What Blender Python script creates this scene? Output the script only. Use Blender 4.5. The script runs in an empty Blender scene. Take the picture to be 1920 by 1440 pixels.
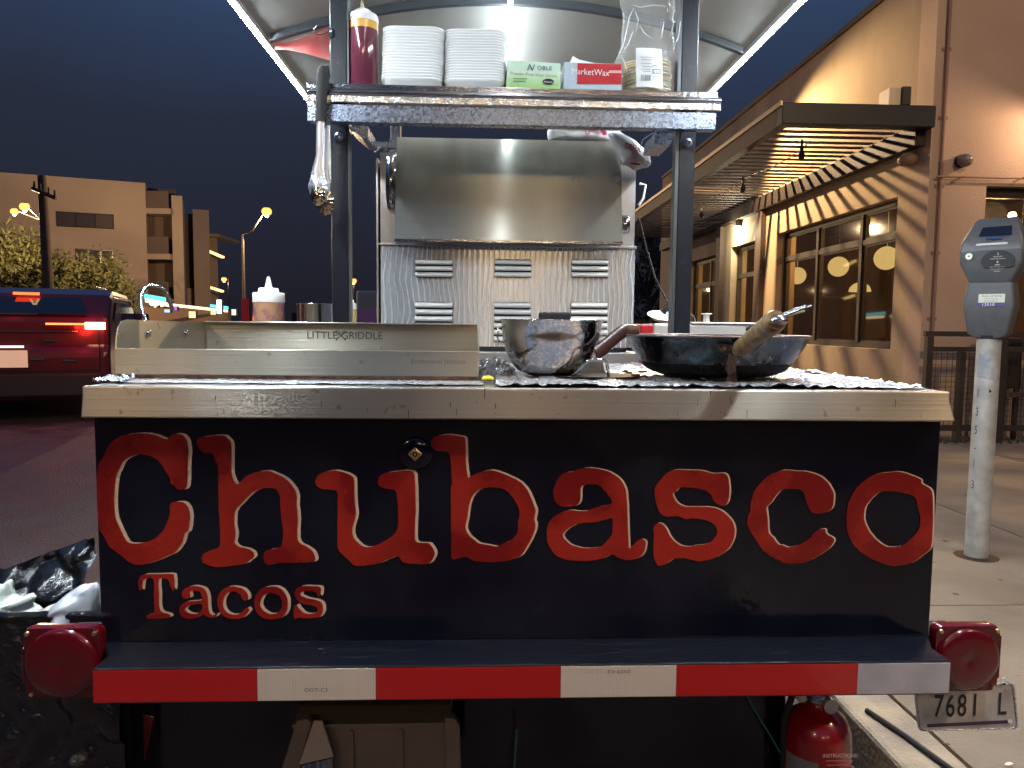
import bpy, bmesh, math, random
from mathutils import Vector, Matrix, Euler, noise
from mathutils.geometry import tessellate_polygon
R = math.radians
PI = math.pi
random.seed(7)
sc = bpy.context.scene
col = sc.collection

# ---------------------------------------------------------------- camera
CAM = Vector((0.0, 0.0, 1.12))
FPX = 1386.0
cam_d = bpy.data.cameras.new('camera')
cam_d.sensor_width = 36.0
cam_d.lens = 36.0 * FPX / 1920.0
cam_d.clip_start = 0.02
cam_d.clip_end = 600.0
cam = bpy.data.objects.new('camera', cam_d)
col.objects.link(cam)
CR = Matrix.Rotation(R(-2.4), 3, 'Z') @ Matrix.Rotation(R(90 - 4.55), 3, 'X') @ Matrix.Rotation(R(0.57), 3, 'Z')
cam.location = CAM
cam.rotation_euler = CR.to_euler()
sc.camera = cam

# ---------------------------------------------------------------- world (night sky), exposure
world = bpy.data.worlds.new('World')
sc.world = world
world.use_nodes = True
wn = world.node_tree.nodes; wl = world.node_tree.links
wn.clear()
w_out = wn.new('ShaderNodeOutputWorld'); w_bg = wn.new('ShaderNodeBackground')
w_tc = wn.new('ShaderNodeTexCoord'); w_sx = wn.new('ShaderNodeSeparateXYZ'); w_cr = wn.new('ShaderNodeValToRGB')
w_no = wn.new('ShaderNodeTexNoise'); w_no.inputs['Scale'].default_value = 2.2; w_no.inputs['Detail'].default_value = 5
w_mx = wn.new('ShaderNodeMath'); w_mx.operation = 'MULTIPLY_ADD'
wl.new(w_tc.outputs['Generated'], w_sx.inputs[0]); wl.new(w_tc.outputs['Generated'], w_no.inputs['Vector'])
wl.new(w_no.outputs['Fac'], w_mx.inputs[0]); w_mx.inputs[1].default_value = 0.14
wl.new(w_sx.outputs['Z'], w_mx.inputs[2]); wl.new(w_mx.outputs[0], w_cr.inputs[0])
e = w_cr.color_ramp.elements
e[0].position = 0.02; e[0].color = (0.010, 0.010, 0.015, 1)
e[1].position = 0.55; e[1].color = (0.055, 0.125, 0.310, 1)
for p_, c_ in ((0.17, (0.017, 0.019, 0.032, 1)), (0.32, (0.021, 0.027, 0.048, 1)), (0.44, (0.030, 0.052, 0.110, 1))):
    q = w_cr.color_ramp.elements.new(p_); q.color = c_
wl.new(w_cr.outputs[0], w_bg.inputs[0]); w_bg.inputs[1].default_value = 1.0
wl.new(w_bg.outputs[0], w_out.inputs[0])
sc.view_settings.view_transform = 'Standard'
sc.view_settings.look = 'None'
sc.view_settings.exposure = 0.0
sc.view_settings.gamma = 1.0
sc.view_settings.use_curve_mapping = False
sc.cycles.use_denoising = True
sc.cycles.use_adaptive_sampling = True
sc.cycles.adaptive_threshold = 0.02
sc.cycles.max_bounces = 8
sc.cycles.diffuse_bounces = 3
sc.cycles.glossy_bounces = 4
sc.cycles.transparent_max_bounces = 16
sc.cycles.sample_clamp_indirect = 4.0
sc.cycles.blur_glossy = 0.5
sc.cycles.caustics_reflective = False
sc.cycles.caustics_refractive = False

# ---------------------------------------------------------------- pixel rays -> points of the place
def ray(px, py):
    d = CR @ Vector(((px - 960.0) / FPX, -(py - 720.0) / FPX, -1.0))
    return d
def P(px, py, Y):
    d = ray(px, py); t = Y / d.y
    return CAM + d * t
def PZ(px, py, Z):
    d = ray(px, py); t = (Z - CAM.z) / d.z
    return CAM + d * t
def PX(px, py, X):
    d = ray(px, py); t = X / d.x
    return CAM + d * t

# ---------------------------------------------------------------- object helpers
def tag(o, label=None, cat=None, group=None, kind=None):
    if label: o['label'] = label
    if cat: o['category'] = cat
    if group: o['group'] = group
    if kind: o['kind'] = kind
    return o
def empty(name, loc, label=None, cat=None, group=None, rz=0.0):
    o = bpy.data.objects.new(name, None); col.objects.link(o)
    o.location = loc; o.rotation_euler = (0, 0, rz); o.empty_display_size = 0.1
    return tag(o, label, cat, group)
def adopt(o, parent, local=False):
    if parent is not None:
        o.parent = parent
        if not local:
            o.matrix_parent_inverse = world_of(parent).inverted()
    return o
def world_of(p):
    m = Matrix.LocRotScale(p.location, p.rotation_euler, p.scale)
    if p.parent is not None:
        m = world_of(p.parent) @ p.matrix_parent_inverse @ m
    return m
def copy_tree(o, parent=None):
    c = o.copy(); col.objects.link(c)
    if parent is not None:
        c.parent = parent; c.matrix_parent_inverse = o.matrix_parent_inverse.copy()
    for ch in [x for x in bpy.data.objects if x.parent == o]:
        copy_tree(ch, c)
    return c

class MB:
    def __init__(s, smooth=False):
        s.v = []; s.f = []; s.s = []; s.sm = smooth
    def add(s, vs, fs, smooth=None):
        b = len(s.v); s.v += [tuple(v) for v in vs]
        sm = s.sm if smooth is None else smooth
        for f in fs:
            s.f.append(tuple(b + i for i in f)); s.s.append(sm)
        return s
    def box(s, x0, x1, y0, y1, z0, z1, rz=0, piv=None):
        vs = [(x0,y0,z0),(x1,y0,z0),(x1,y1,z0),(x0,y1,z0),(x0,y0,z1),(x1,y0,z1),(x1,y1,z1),(x0,y1,z1)]
        if rz:
            c = Vector(piv) if piv else Vector(((x0+x1)/2,(y0+y1)/2,0))
            m = Matrix.Rotation(rz, 3, 'Z')
            vs = [m @ (Vector(v) - Vector((c.x,c.y,0))) + Vector((c.x,c.y,0)) for v in vs]
        return s.add(vs, [(0,3,2,1),(4,5,6,7),(0,1,5,4),(1,2,6,5),(2,3,7,6),(3,0,4,7)], False)
    def cyl(s, a, b, r0, r1=None, n=20, caps=True, smooth=True):
        a = Vector(a); b = Vector(b); r1 = r0 if r1 is None else r1
        d = (b - a).normalized(); u = d.orthogonal().normalized(); w = d.cross(u)
        vs = []
        for p, r in ((a, r0), (b, r1)):
            for i in range(n):
                t = 2*PI*i/n; vs.append(p + u*(r*math.cos(t)) + w*(r*math.sin(t)))
        s.add(vs, [(i, (i+1) % n, n + (i+1) % n, n + i) for i in range(n)], smooth)
        if caps:
            s.add(vs[:n], [tuple(reversed(range(n)))], False); s.add(vs[n:], [tuple(range(n))], False)
        return s
    def tube(s, pts, r, n=10, closed=False, flat=1.0):
        pts = [Vector(p) for p in pts]; N = len(pts); rs = r if isinstance(r, (list, tuple)) else [r]*N
        vs = []; up = None
        for i, p in enumerate(pts):
            if closed: d = pts[(i+1) % N] - pts[i-1]
            else: d = pts[min(i+1, N-1)] - pts[max(i-1, 0)]
            d.normalize()
            if up is None: up = d.orthogonal().normalized()
            up = (up - d * up.dot(d)).normalized(); w = d.cross(up)
            for k in range(n):
                t = 2*PI*k/n; vs.append(p + up*(rs[i]*math.cos(t)) + w*(rs[i]*flat*math.sin(t)))
        M_ = N if closed else N-1
        fs = [(i*n+k, i*n+(k+1) % n, ((i+1) % N)*n+(k+1) % n, ((i+1) % N)*n+k) for i in range(M_) for k in range(n)]
        s.add(vs, fs, True)
        if not closed:
            s.add(vs[:n], [tuple(reversed(range(n)))], False); s.add(vs[-n:], [tuple(range(n))], False)
        return s
    def lathe(s, prof, c=(0,0,0), n=32, smooth=True, sx=1.0, sy=1.0):
        vs = []; c = Vector(c)
        for r, z in prof:
            for i in range(n):
                t = 2*PI*i/n; vs.append(c + Vector((r*sx*math.cos(t), r*sy*math.sin(t), z)))
        fs = [(j*n+i, j*n+(i+1) % n, (j+1)*n+(i+1) % n, (j+1)*n+i) for j in range(len(prof)-1) for i in range(n)]
        s.add(vs, fs, smooth)
        for j in (0, len(prof)-1):
            if prof[j][0] > 1e-6:
                pass
        return s
    def disc(s, c, r, nrm=(0,-1,0), n=24):
        c = Vector(c); d = Vector(nrm).normalized(); u = d.orthogonal().normalized(); w = d.cross(u)
        return s.add([c + u*(r*math.cos(2*PI*i/n)) + w*(r*math.sin(2*PI*i/n)) for i in range(n)], [tuple(range(n))], False)
    def prism(s, poly, off, smooth=False):
        n = len(poly); off = Vector(off); a = [Vector(p) for p in poly]; b = [p + off for p in a]
        tri = tessellate_polygon([a])
        s.add(a, [tuple(t) for t in tri], False); s.add(b, [tuple(reversed(t)) for t in tri], False)
        s.add(a + b, [(i, (i+1) % n, n + (i+1) % n, n + i) for i in range(n)], smooth)
        return s
    def grid(s, fn, nu, nv, smooth=True):
        vs = [fn(i/nu, j/nv) for j in range(nv+1) for i in range(nu+1)]
        return s.add(vs, [(j*(nu+1)+i, j*(nu+1)+i+1, (j+1)*(nu+1)+i+1, (j+1)*(nu+1)+i) for j in range(nv) for i in range(nu)], smooth)
    def loft(s, rings, caps=True, smooth=True):
        n = len(rings[0]); vs = [p for r in rings for p in r]
        s.add(vs, [(j*n+i, j*n+(i+1) % n, (j+1)*n+(i+1) % n, (j+1)*n+i) for j in range(len(rings)-1) for i in range(n)], smooth)
        if caps:
            s.add(rings[0], [tuple(reversed(range(n)))], False); s.add(rings[-1], [tuple(range(n))], False)
        return s
    def mesh(s, name, m):
        me = bpy.data.meshes.new(name); me.from_pydata(s.v, [], s.f); me.update()
        me.polygons.foreach_set('use_smooth', s.s)
        if m: me.materials.append(m)
        return me
    def build(s, name, m, parent=None, bevel=0, local=False, weld=False, **kw):
        me = s.mesh(name, m)
        o = bpy.data.objects.new(name, me); col.objects.link(o)
        if weld or bevel:
            bm = bmesh.new(); bm.from_mesh(me)
            bmesh.ops.remove_doubles(bm, verts=bm.verts, dist=1e-5)
            bmesh.ops.recalc_face_normals(bm, faces=bm.faces)
            bm.to_mesh(me); bm.free()
        if bevel:
            b = o.modifiers.new('bevel', 'BEVEL'); b.width = bevel; b.segments = 2; b.limit_method = 'ANGLE'; b.angle_limit = R(35)
            b.harden_normals = False
        adopt(o, parent, local)
        if kw: tag(o, **kw)
        return o

def rrect(cx, cy, z, wx, wy, r, n=5):
    pts = []
    for qx, qy, a0 in ((1,1,0),(-1,1,90),(-1,-1,180),(1,-1,270)):
        for k in range(n+1):
            a = R(a0 + 90*k/n)
            pts.append(Vector((cx + qx*(wx/2-r) + r*math.cos(a), cy + qy*(wy/2-r) + r*math.sin(a), z)))
    return pts

# ---------------------------------------------------------------- materials
def M(name, c, rough=0.5, metal=0.0, c2=None, nscale=6.0, ndet=4, namt=1.0, rvar=0.0, bump=0.0, bscale=60.0,
      stretch=(1,1,1), emit=0.0, ecol=None, coat=0.0, trans=0.0, alpha=1.0, aniso=0.0, spec=0.5, lo=0.35, hi=0.65, ior=1.45, sheen=0):
    m = bpy.data.materials.new(name); m.use_nodes = True
    nt = m.node_tree; b = nt.nodes['Principled BSDF']
    i = b.inputs
    i['Base Color'].default_value = (*c, 1); i['Roughness'].default_value = rough; i['Metallic'].default_value = metal
    i['Coat Weight'].default_value = coat; i['Coat Roughness'].default_value = 0.06
    i['Transmission Weight'].default_value = trans; i['Alpha'].default_value = alpha
    i['Anisotropic'].default_value = aniso; i['Specular IOR Level'].default_value = spec; i['IOR'].default_value = ior
    if emit:
        i['Emission Color'].default_value = (*(ecol or c), 1); i['Emission Strength'].default_value = emit
    if c2 or rvar or bump:
        tc = nt.nodes.new('ShaderNodeTexCoord'); mp = nt.nodes.new('ShaderNodeMapping'); mp.inputs['Scale'].default_value = stretch
        nt.links.new(tc.outputs['Object'], mp.inputs[0])
    if c2 or rvar:
        nz = nt.nodes.new('ShaderNodeTexNoise'); nz.inputs['Scale'].default_value = nscale; nz.inputs['Detail'].default_value = ndet
        nt.links.new(mp.outputs[0], nz.inputs['Vector'])
        cr = nt.nodes.new('ShaderNodeMapRange'); cr.inputs[1].default_value = lo; cr.inputs[2].default_value = hi
        nt.links.new(nz.outputs['Fac'], cr.inputs[0])
        if c2:
            mx = nt.nodes.new('ShaderNodeMix'); mx.data_type = 'RGBA'
            mx.inputs[6].default_value = (*c, 1); mx.inputs[7].default_value = (*c2, 1)
            ml = nt.nodes.new('ShaderNodeMath'); ml.operation = 'MULTIPLY'; ml.inputs[1].default_value = namt
            nt.links.new(cr.outputs[0], ml.inputs[0]); nt.links.new(ml.outputs[0], mx.inputs[0])
            nt.links.new(mx.outputs[2], i['Base Color'])
        if rvar:
            ma = nt.nodes.new('ShaderNodeMath'); ma.operation = 'MULTIPLY_ADD'; ma.inputs[1].default_value = rvar; ma.inputs[2].default_value = rough - rvar/2
            nt.links.new(cr.outputs[0], ma.inputs[0]); nt.links.new(ma.outputs[0], i['Roughness'])
    if bump:
        n2 = nt.nodes.new('ShaderNodeTexNoise'); n2.inputs['Scale'].default_value = bscale; n2.inputs['Detail'].default_value = 5
        nt.links.new(mp.outputs[0], n2.inputs['Vector'])
        bp = nt.nodes.new('ShaderNodeBump'); bp.inputs['Strength'].default_value = 1.0; bp.inputs['Distance'].default_value = bump
        nt.links.new(n2.outputs['Fac'], bp.inputs['Height']); nt.links.new(bp.outputs[0], i['Normal'])
    return m
def E(name, c, s):
    m = bpy.data.materials.new(name); m.use_nodes = True; nt = m.node_tree; nt.nodes.clear()
    o = nt.nodes.new('ShaderNodeOutputMaterial'); e = nt.nodes.new('ShaderNodeEmission')
    e.inputs[0].default_value = (*c, 1); e.inputs[1].default_value = s; nt.links.new(e.outputs[0], o.inputs[0])
    return m
def steel(name, c, rough, brush=(1.5, 1.5, 260), bump=0.0004, aniso=0.0, rvar=0.18, metal=1.0, stain=None, rot=0.0, b2=0.0008):
    """brushed sheet metal: long fine scratches plus broad smudges and stains"""
    m = M(name, c, rough, metal, aniso=aniso)
    nt = m.node_tree; b = nt.nodes['Principled BSDF']; L = nt.links
    if aniso:
        tn = nt.nodes.new('ShaderNodeCombineXYZ'); tn.inputs[2].default_value = 1.0; L.new(tn.outputs[0], b.inputs['Tangent'])
    tc = nt.nodes.new('ShaderNodeTexCoord')
    mp = nt.nodes.new('ShaderNodeMapping'); mp.inputs['Scale'].default_value = brush; L.new(tc.outputs['Object'], mp.inputs[0])
    n1 = nt.nodes.new('ShaderNodeTexNoise'); n1.inputs['Scale'].default_value = 1.0; n1.inputs['Detail'].default_value = 4; L.new(mp.outputs[0], n1.inputs['Vector'])
    n2 = nt.nodes.new('ShaderNodeTexNoise'); n2.inputs['Scale'].default_value = 7.0; n2.inputs['Detail'].default_value = 6; L.new(tc.outputs['Object'], n2.inputs['Vector'])
    ma = nt.nodes.new('ShaderNodeMath'); ma.operation = 'MULTIPLY_ADD'; ma.inputs[1].default_value = rvar*1.6; ma.inputs[2].default_value = rough - rvar*0.8
    L.new(n2.outputs['Fac'], ma.inputs[0]); L.new(ma.outputs[0], b.inputs['Roughness'])
    bp = nt.nodes.new('ShaderNodeBump'); bp.inputs['Distance'].default_value = bump; L.new(n1.outputs['Fac'], bp.inputs['Height'])
    bp2 = nt.nodes.new('ShaderNodeBump'); bp2.inputs['Distance'].default_value = b2; bp2.inputs['Strength'].default_value = 0.6
    L.new(n2.outputs['Fac'], bp2.inputs['Height']); L.new(bp2.outputs[0], bp.inputs['Normal']); L.new(bp.outputs[0], b.inputs['Normal'])
    n3 = nt.nodes.new('ShaderNodeTexNoise'); n3.inputs['Scale'].default_value = 48.0; n3.inputs['Detail'].default_value = 8; L.new(tc.outputs['Object'], n3.inputs['Vector'])
    r3 = nt.nodes.new('ShaderNodeMapRange'); r3.inputs[1].default_value = 0.655; r3.inputs[2].default_value = 0.73; L.new(n3.outputs['Fac'], r3.inputs[0])
    mx = nt.nodes.new('ShaderNodeMix'); mx.data_type = 'RGBA'; mx.inputs[6].default_value = (*c, 1)
    mx.inputs[7].default_value = (*(stain or tuple(x*0.96 for x in c)), 1)
    L.new(r3.outputs[0], mx.inputs[0]); L.new(mx.outputs[2], b.inputs['Base Color'])
    return m

m_black = M('black_paint', (0.002, 0.003, 0.010), 0.16, c2=(0.008, 0.010, 0.018), nscale=7, ndet=8, rvar=0.22, spec=.5, bump=0.004, bscale=3.5)
m_black_rough = M('worn_black_paint', (0.006, 0.008, 0.015), 0.40, c2=(0.03, 0.035, 0.05), nscale=24, ndet=8, stretch=(.6,4,1), lo=0.58, hi=0.85, rvar=0.2, bump=0.0008, bscale=60)
m_dark = M('dark_void', (0.006, 0.006, 0.008), 0.7)
m_post = M('black_post_paint', (0.007, 0.010, 0.017), 0.34, c2=(0.03, 0.03, 0.032), nscale=60, lo=0.6, hi=0.75, bump=0.0004, bscale=150)
m_edge = steel('counter_steel', (0.50, 0.45, 0.365), 0.38, metal=0.8, aniso=.95, rot=.25, stain=(0.34, 0.27, 0.18), rvar=0.26, b2=0.0005)
m_griddle = steel('griddle_steel', (0.52, 0.49, 0.40), 0.32, metal=0.82, aniso=.9, rot=.25, stain=(0.34, 0.26, 0.15), rvar=0.15, b2=0.0005)
m_steel = steel('brushed_steel', (0.62, 0.62, 0.60), 0.26, aniso=0.6, rot=0.0)
m_steel2 = steel('side_steel', (0.60, 0.62, 0.64), 0.35)
m_galv = M('galvanized_steel', (0.20, 0.25, 0.35), 0.30, 0.9, c2=(0.40, 0.46, 0.58), nscale=190, rvar=0.2, bump=0.0004, bscale=220, lo=.3, hi=.8)
m_chrome = M('chrome_trim', (0.46, 0.49, 0.58), 0.14, 1.0, bump=0.0006, bscale=30, stretch=(1,1,8))
m_foilstrip = M('foil_trim', (0.85, 0.87, 0.85), 0.22, 0.95, bump=0.004, bscale=60, stretch=(1,1,0.6))
m_mirror = M('polished_steel', (0.60, 0.60, 0.61), 0.09, 1.0, c2=(0.52,0.51,0.50), nscale=14, rvar=0.08, bump=0.0003, bscale=16)
m_foil = M('aluminium_foil', (0.86, 0.87, 0.90), 0.34, 0.82, rvar=0.15, c2=(0.55, 0.50, 0.46), nscale=22, lo=0.55, hi=0.75)
m_wok = M('seasoned_wok_steel', (0.006, 0.007, 0.010), 0.20, 0.35, c2=(0.06, 0.08, 0.10), nscale=16, ndet=9, rvar=0.25, lo=0.52, hi=0.74, bump=0.0022, bscale=45, spec=.22)
m_rust = M('burnt_iron', (0.10, 0.05, 0.03), 0.5, 0.6, c2=(0.02, 0.015, 0.012), nscale=90, bump=0.002, bscale=150)
m_wood = M('worn_wood_handle', (0.36, 0.24, 0.11), 0.45, c2=(0.16, 0.095, 0.045), nscale=9, stretch=(6,6,6), coat=0.2)
m_brown = M('brown_handle', (0.028, 0.010, 0.008), 0.36, c2=(0.05, 0.019, 0.014), nscale=20)
m_red = M('red_letter_paint', (0.21, 0.008, 0.007), 0.30, c2=(0.38, 0.022, 0.012), nscale=7, ndet=3, lo=.42, hi=.58, rvar=.14, bump=0.0006, bscale=160)  # brighter red patches put uneven reflections into the paint colour
m_cream = M('cream_letter_paint', (0.80, 0.60, 0.42), 0.42, c2=(0.70,0.52,0.38), nscale=12)
m_canopy = M('white_canopy_fabric', (0.60, 0.61, 0.56), 0.85, c2=(0.56,0.57,0.525), nscale=3, bump=0.002, bscale=6)
m_rib = M('canopy_rib_paint', (0.13, 0.15, 0.17), 0.5)
m_mottled_red = M('mottled_red', (0.65, 0.10, 0.09), 0.75, c2=(0.75,0.3,0.27), nscale=8)
m_led = E('led_strip_light', (0.84, 0.93, 1.0), 420.0)
m_led2 = E('crown_led_strip_light', (0.84, 0.93, 1.0), 30.0)
m_foam = M('white_foam', (0.82, 0.84, 0.84), 0.55, bump=0.0006, bscale=300)
m_white = M('white_plastic', (0.82, 0.82, 0.80), 0.35, coat=0.2)
m_plasticbag = M('white_bag_film', (0.86, 0.86, 0.86), 0.35, bump=0.004, bscale=40)
m_tape_r = None
def tape_mat(name, c, spec=0.5):
    m = M(name, c, 0.28, coat=0.5)
    nt = m.node_tree; b = nt.nodes['Principled BSDF']; L = nt.links
    tc = nt.nodes.new('ShaderNodeTexCoord'); mp = nt.nodes.new('ShaderNodeMapping')
    mp.inputs['Scale'].default_value = (1, 1, 1.5); L.new(tc.outputs['Object'], mp.inputs[0])
    v = nt.nodes.new('ShaderNodeTexVoronoi'); v.inputs['Scale'].default_value = 230; v.inputs['Randomness'].default_value = 0.25; v.feature = 'DISTANCE_TO_EDGE'
    L.new(mp.outputs[0], v.inputs['Vector'])
    mr = nt.nodes.new('ShaderNodeMapRange'); mr.inputs[1].default_value = 0.02; mr.inputs[2].default_value = 0.10; L.new(v.outputs['Distance'], mr.inputs[0])
    mx = nt.nodes.new('ShaderNodeMix'); mx.data_type = 'RGBA'; mx.inputs[6].default_value = (*[x*0.72 for x in c], 1); mx.inputs[7].default_value = (*c, 1)
    L.new(mr.outputs[0], mx.inputs[0]); L.new(mx.outputs[2], b.inputs['Base Color'])
    n = nt.nodes.new('ShaderNodeTexNoise'); n.inputs['Scale'].default_value = 40; L.new(tc.outputs['Object'], n.inputs['Vector'])
    bp = nt.nodes.new('ShaderNodeBump'); bp.inputs['Distance'].default_value = 0.0006; L.new(n.outputs['Fac'], bp.inputs['Height']); L.new(bp.outputs[0], b.inputs['Normal'])
    return m
m_tape_red = tape_mat('red_reflective_tape', (0.50, 0.010, 0.010))
m_tape_white = tape_mat('white_reflective_tape', (0.72, 0.64, 0.54))
m_lens = M('red_lens_plastic', (0.09, 0.002, 0.005), 0.2, coat=.5, c2=(0.10, 0.002, 0.006), nscale=14)
m_brass = M('brass_screw', (0.75, 0.55, 0.28), 0.3, 1.0)
m_ink = M('black_ink', (0.02, 0.02, 0.022), 0.6)
m_ink_g = M('grey_ink', (0.10, 0.095, 0.09), 0.5)
m_stucco = M('tan_stucco', (0.52, 0.40, 0.26), 0.9, c2=(0.40, 0.30, 0.20), nscale=1.4, ndet=12, stretch=(1,1,.5), bump=0.006, bscale=70)
m_pink = M('pink_stucco', (0.56, 0.41, 0.31), 0.9, c2=(0.47, 0.34, 0.25), nscale=1.1, ndet=6, bump=0.006, bscale=80)
m_bronze = M('bronze_painted_steel', (0.032, 0.025, 0.021), 0.5, c2=(0.05,0.038,0.03), nscale=5)
m_beam = M('dark_brown_beam', (0.085, 0.055, 0.042), 0.6, c2=(0.10,0.065,0.05), nscale=4, stretch=(1,0.3,3))
m_slat = M('brown_wood_slat', (0.075, 0.052, 0.04), 0.7, c2=(0.05,0.035,0.028), nscale=6)
def glass_mat(name, tint=(0.55,0.52,0.45), gl=0.22):
    m = bpy.data.materials.new(name); m.use_nodes = True; nt = m.node_tree; nt.nodes.clear()
    o = nt.nodes.new('ShaderNodeOutputMaterial'); t = nt.nodes.new('ShaderNodeBsdfTransparent'); t.inputs[0].default_value = (*tint, 1)
    g = nt.nodes.new('ShaderNodeBsdfGlossy'); g.inputs['Roughness'].default_value = 0.03; g.inputs[0].default_value = (0.9,0.9,0.95,1)
    x = nt.nodes.new('ShaderNodeMixShader'); x.inputs[0].default_value = gl
    nt.links.new(t.outputs[0], x.inputs[1]); nt.links.new(g.outputs[0], x.inputs[2]); nt.links.new(x.outputs[0], o.inputs[0])
    return m
m_glass = glass_mat('window_glass', (.80,.76,.66), .13)
m_clear = glass_mat('clear_plastic_film', (0.93,0.94,0.93), 0.20)
def film_mat(name, alpha, c, rough):
    m = M(name, c, rough, alpha=alpha, bump=0.008, bscale=22); return m
m_film = film_mat('crinkled_clear_film', 0.17, (0.88,0.90,0.90), 0.12)
m_asphalt = M('asphalt', (0.075, 0.050, 0.045), 0.62, c2=(0.15, 0.105, 0.09), nscale=3.5, ndet=14, lo=.4, hi=.65, rvar=.25, bump=0.012, bscale=70)
m_walk = M('sidewalk_concrete', (0.26, 0.205, 0.145), 0.8, c2=(0.16, 0.125, 0.09), nscale=1.7, ndet=12, lo=.42, hi=.68, bump=0.005, bscale=90)
m_curb = M('curb_concrete', (0.40, 0.31, 0.21), 0.8, c2=(0.22, 0.18, 0.14), nscale=7, ndet=9, bump=0.004, bscale=80)
m_globe = E('warm_globe_light', (1.0, 0.72, 0.30), 1.25)
m_sodium = E('sodium_lamp_light', (1.0, 0.55, 0.16), 60.0)
m_fol = M('leaf_green', (0.13, 0.115, 0.03), 0.7, c2=(0.05, 0.06, 0.02), nscale=3)
m_fol2 = M('dark_leaf_green', (0.03, 0.045, 0.02), 0.7, c2=(0.06, 0.05, 0.02), nscale=3)
m_bark = M('bark', (0.08, 0.05, 0.035), 0.85, c2=(0.05,0.035,0.025), nscale=12, stretch=(1,1,0.2), bump=0.01, bscale=20)
m_car = M('dark_red_car_paint', (0.065, 0.003, 0.009), 0.3, coat=0.35, c2=(0.06,0.003,0.008), nscale=2)
m_rubber = M('black_rubber', (0.012, 0.012, 0.013), 0.7)
m_grey = M('grey_meter_plastic', (0.085, 0.088, 0.092), 0.40, c2=(0.10,0.104,0.108), nscale=30, bump=0.0003, bscale=400)
m_ext = M('red_extinguisher_enamel', (0.26, 0.006, 0.010), 0.25, coat=0.5)

# ---------------------------------------------------------------- lights of the place
def point(name, loc, energy, c, rad=0.08, parent=None, spot=None, rot=None, blend=0.5):
    l = bpy.data.lights.new(name, 'SPOT' if spot else 'POINT'); l.energy = energy; l.color = c; l.shadow_soft_size = rad
    if spot: l.spot_size = spot; l.spot_blend = blend
    o = bpy.data.objects.new(name, l); col.objects.link(o); o.location = loc
    if rot: o.rotation_euler = rot
    adopt(o, parent)
    return o
SOD = (1.0, 0.68, 0.37)

# ================================================================ SETTING
CURB_X = 1.12
road = MB().grid(lambda u, v: Vector((-160 + (160+CURB_X-0.16)*u, -60 + 260*v, 0.0)), 2, 2, False).build('road', m_asphalt, kind='structure')
MB().box(CURB_X-0.155, CURB_X, -60, 120, -0.1, 0.125).build('curb', m_curb, bevel=0.012, kind='structure')
# sidewalk in concrete slabs with recessed joints; far part is one sheet
walk = MB().box(CURB_X+0.004, 60, -60, 120, -0.1, 0.108).build('sidewalk', M('joint_dirt', (0.10,0.085,0.07), 0.9), kind='structure')
slab_me = MB().box(0, 1.488, 0, 1.488, 0.0, 0.012).mesh('slab', m_walk)
k = 0
for i in range(5):
    for j in range(-1, 9):
        o = bpy.data.objects.new('slab', slab_me); col.objects.link(o)
        o.location = (CURB_X+0.008+1.5*i, -0.45+1.5*j, 0.1085 + random.uniform(0, 0.003)); adopt(o, walk, True)
rnd = random.Random(12); gm = MB()
for k in range(170):
    x_, y_, s_ = CURB_X+.1+rnd.random()*3.6, rnd.uniform(.6, 6.2), rnd.uniform(.005,.016)
    gm.add([(x_+s_*math.cos(t)*rnd.uniform(.7,1.2), y_+s_*math.sin(t)*rnd.uniform(.7,1.2), .1245) for t in [j*PI/4 for j in range(8)]], [tuple(range(8))], False)
gm.build('gum_spots', M('old_gum', (.09,.075,.06), .8), kind='stuff')
# painted parking line and light worn asphalt patch left of the cart
#MB().box(-9, -1.9, 3.3, 3.42, 0.0, 0.004).build('parking_line', M('worn_white_paint', (0.16,0.14,0.13), 0.8, c2=(0.07,0.055,0.05), nscale=30, lo=0.3, hi=0.6), kind='structure')

# ---------------------------------------------------------------- restaurant building on the right
WX = 4.04
NY = 6.66
def yat(px): return PX(px, 600, WX).y
bld = empty('restaurant_building', (WX, NY, 0.12), 'long tan stucco restaurant with dark framed windows and pale pink end wall', 'building')
ZR = 4.42
def wall_cells(mb, fixed, t, a0, a1, z0, z1, holes, axis):
    A = sorted({a0, a1, *[h[0] for h in holes], *[h[1] for h in holes]}); Z = sorted({z0, z1, *[h[2] for h in holes], *[h[3] for h in holes]})
    for i in range(len(A)-1):
        run = None
        for j in range(len(Z)-1):
            ca = (A[i]+A[i+1])/2; cz = (Z[j]+Z[j+1])/2
            if any(h[0] < ca < h[1] and h[2] < cz < h[3] for h in holes): continue
            if axis == 'Y': mb.box(fixed, fixed+t, A[i], A[i+1], Z[j], Z[j+1])
            else: mb.box(A[i], A[i+1], fixed, fixed+t, Z[j], Z[j+1])
W1 = (yat(1672), yat(1452), PX(1655, 655, WX).z, PX(1672, 372, WX).z)
W2 = (yat(1412), yat(1367), 0.13, PX(1412, 452, WX).z)
W3 = (yat(1343), yat(1290), PX(1655, 655, WX).z, PX(1343, 477, WX).z)
W4 = (yat(1272), yat(1258), 0.9, 2.25)
YE = yat(1236)
mb = MB(); wall_cells(mb, WX, 0.26, NY+0.26, YE, 0.10, ZR, [W1, W2, W3, W4], 'Y')
wall = mb.build('wall', m_stucco, bld)
PXX0 = P(1850, 345, NY).x
PH = (PXX0, 7.2, 0.95, P(1870, 349, NY).z)
mb = MB(); wall_cells(mb, NY, 0.26, WX, 9.0, 0.10, ZR, [PH], 'X')
mb.build('end_wall', m_pink, bld, label='pale pink end wall facing the street corner')
MB().box(WX-0.03, WX+0.30, NY+0.28, YE, ZR+0.002, ZR+0.06).box(WX+0.305, 9, NY-0.03, NY+0.3, ZR+0.002, ZR+0.06).build('parapet_cap', m_beam, bld)
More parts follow.
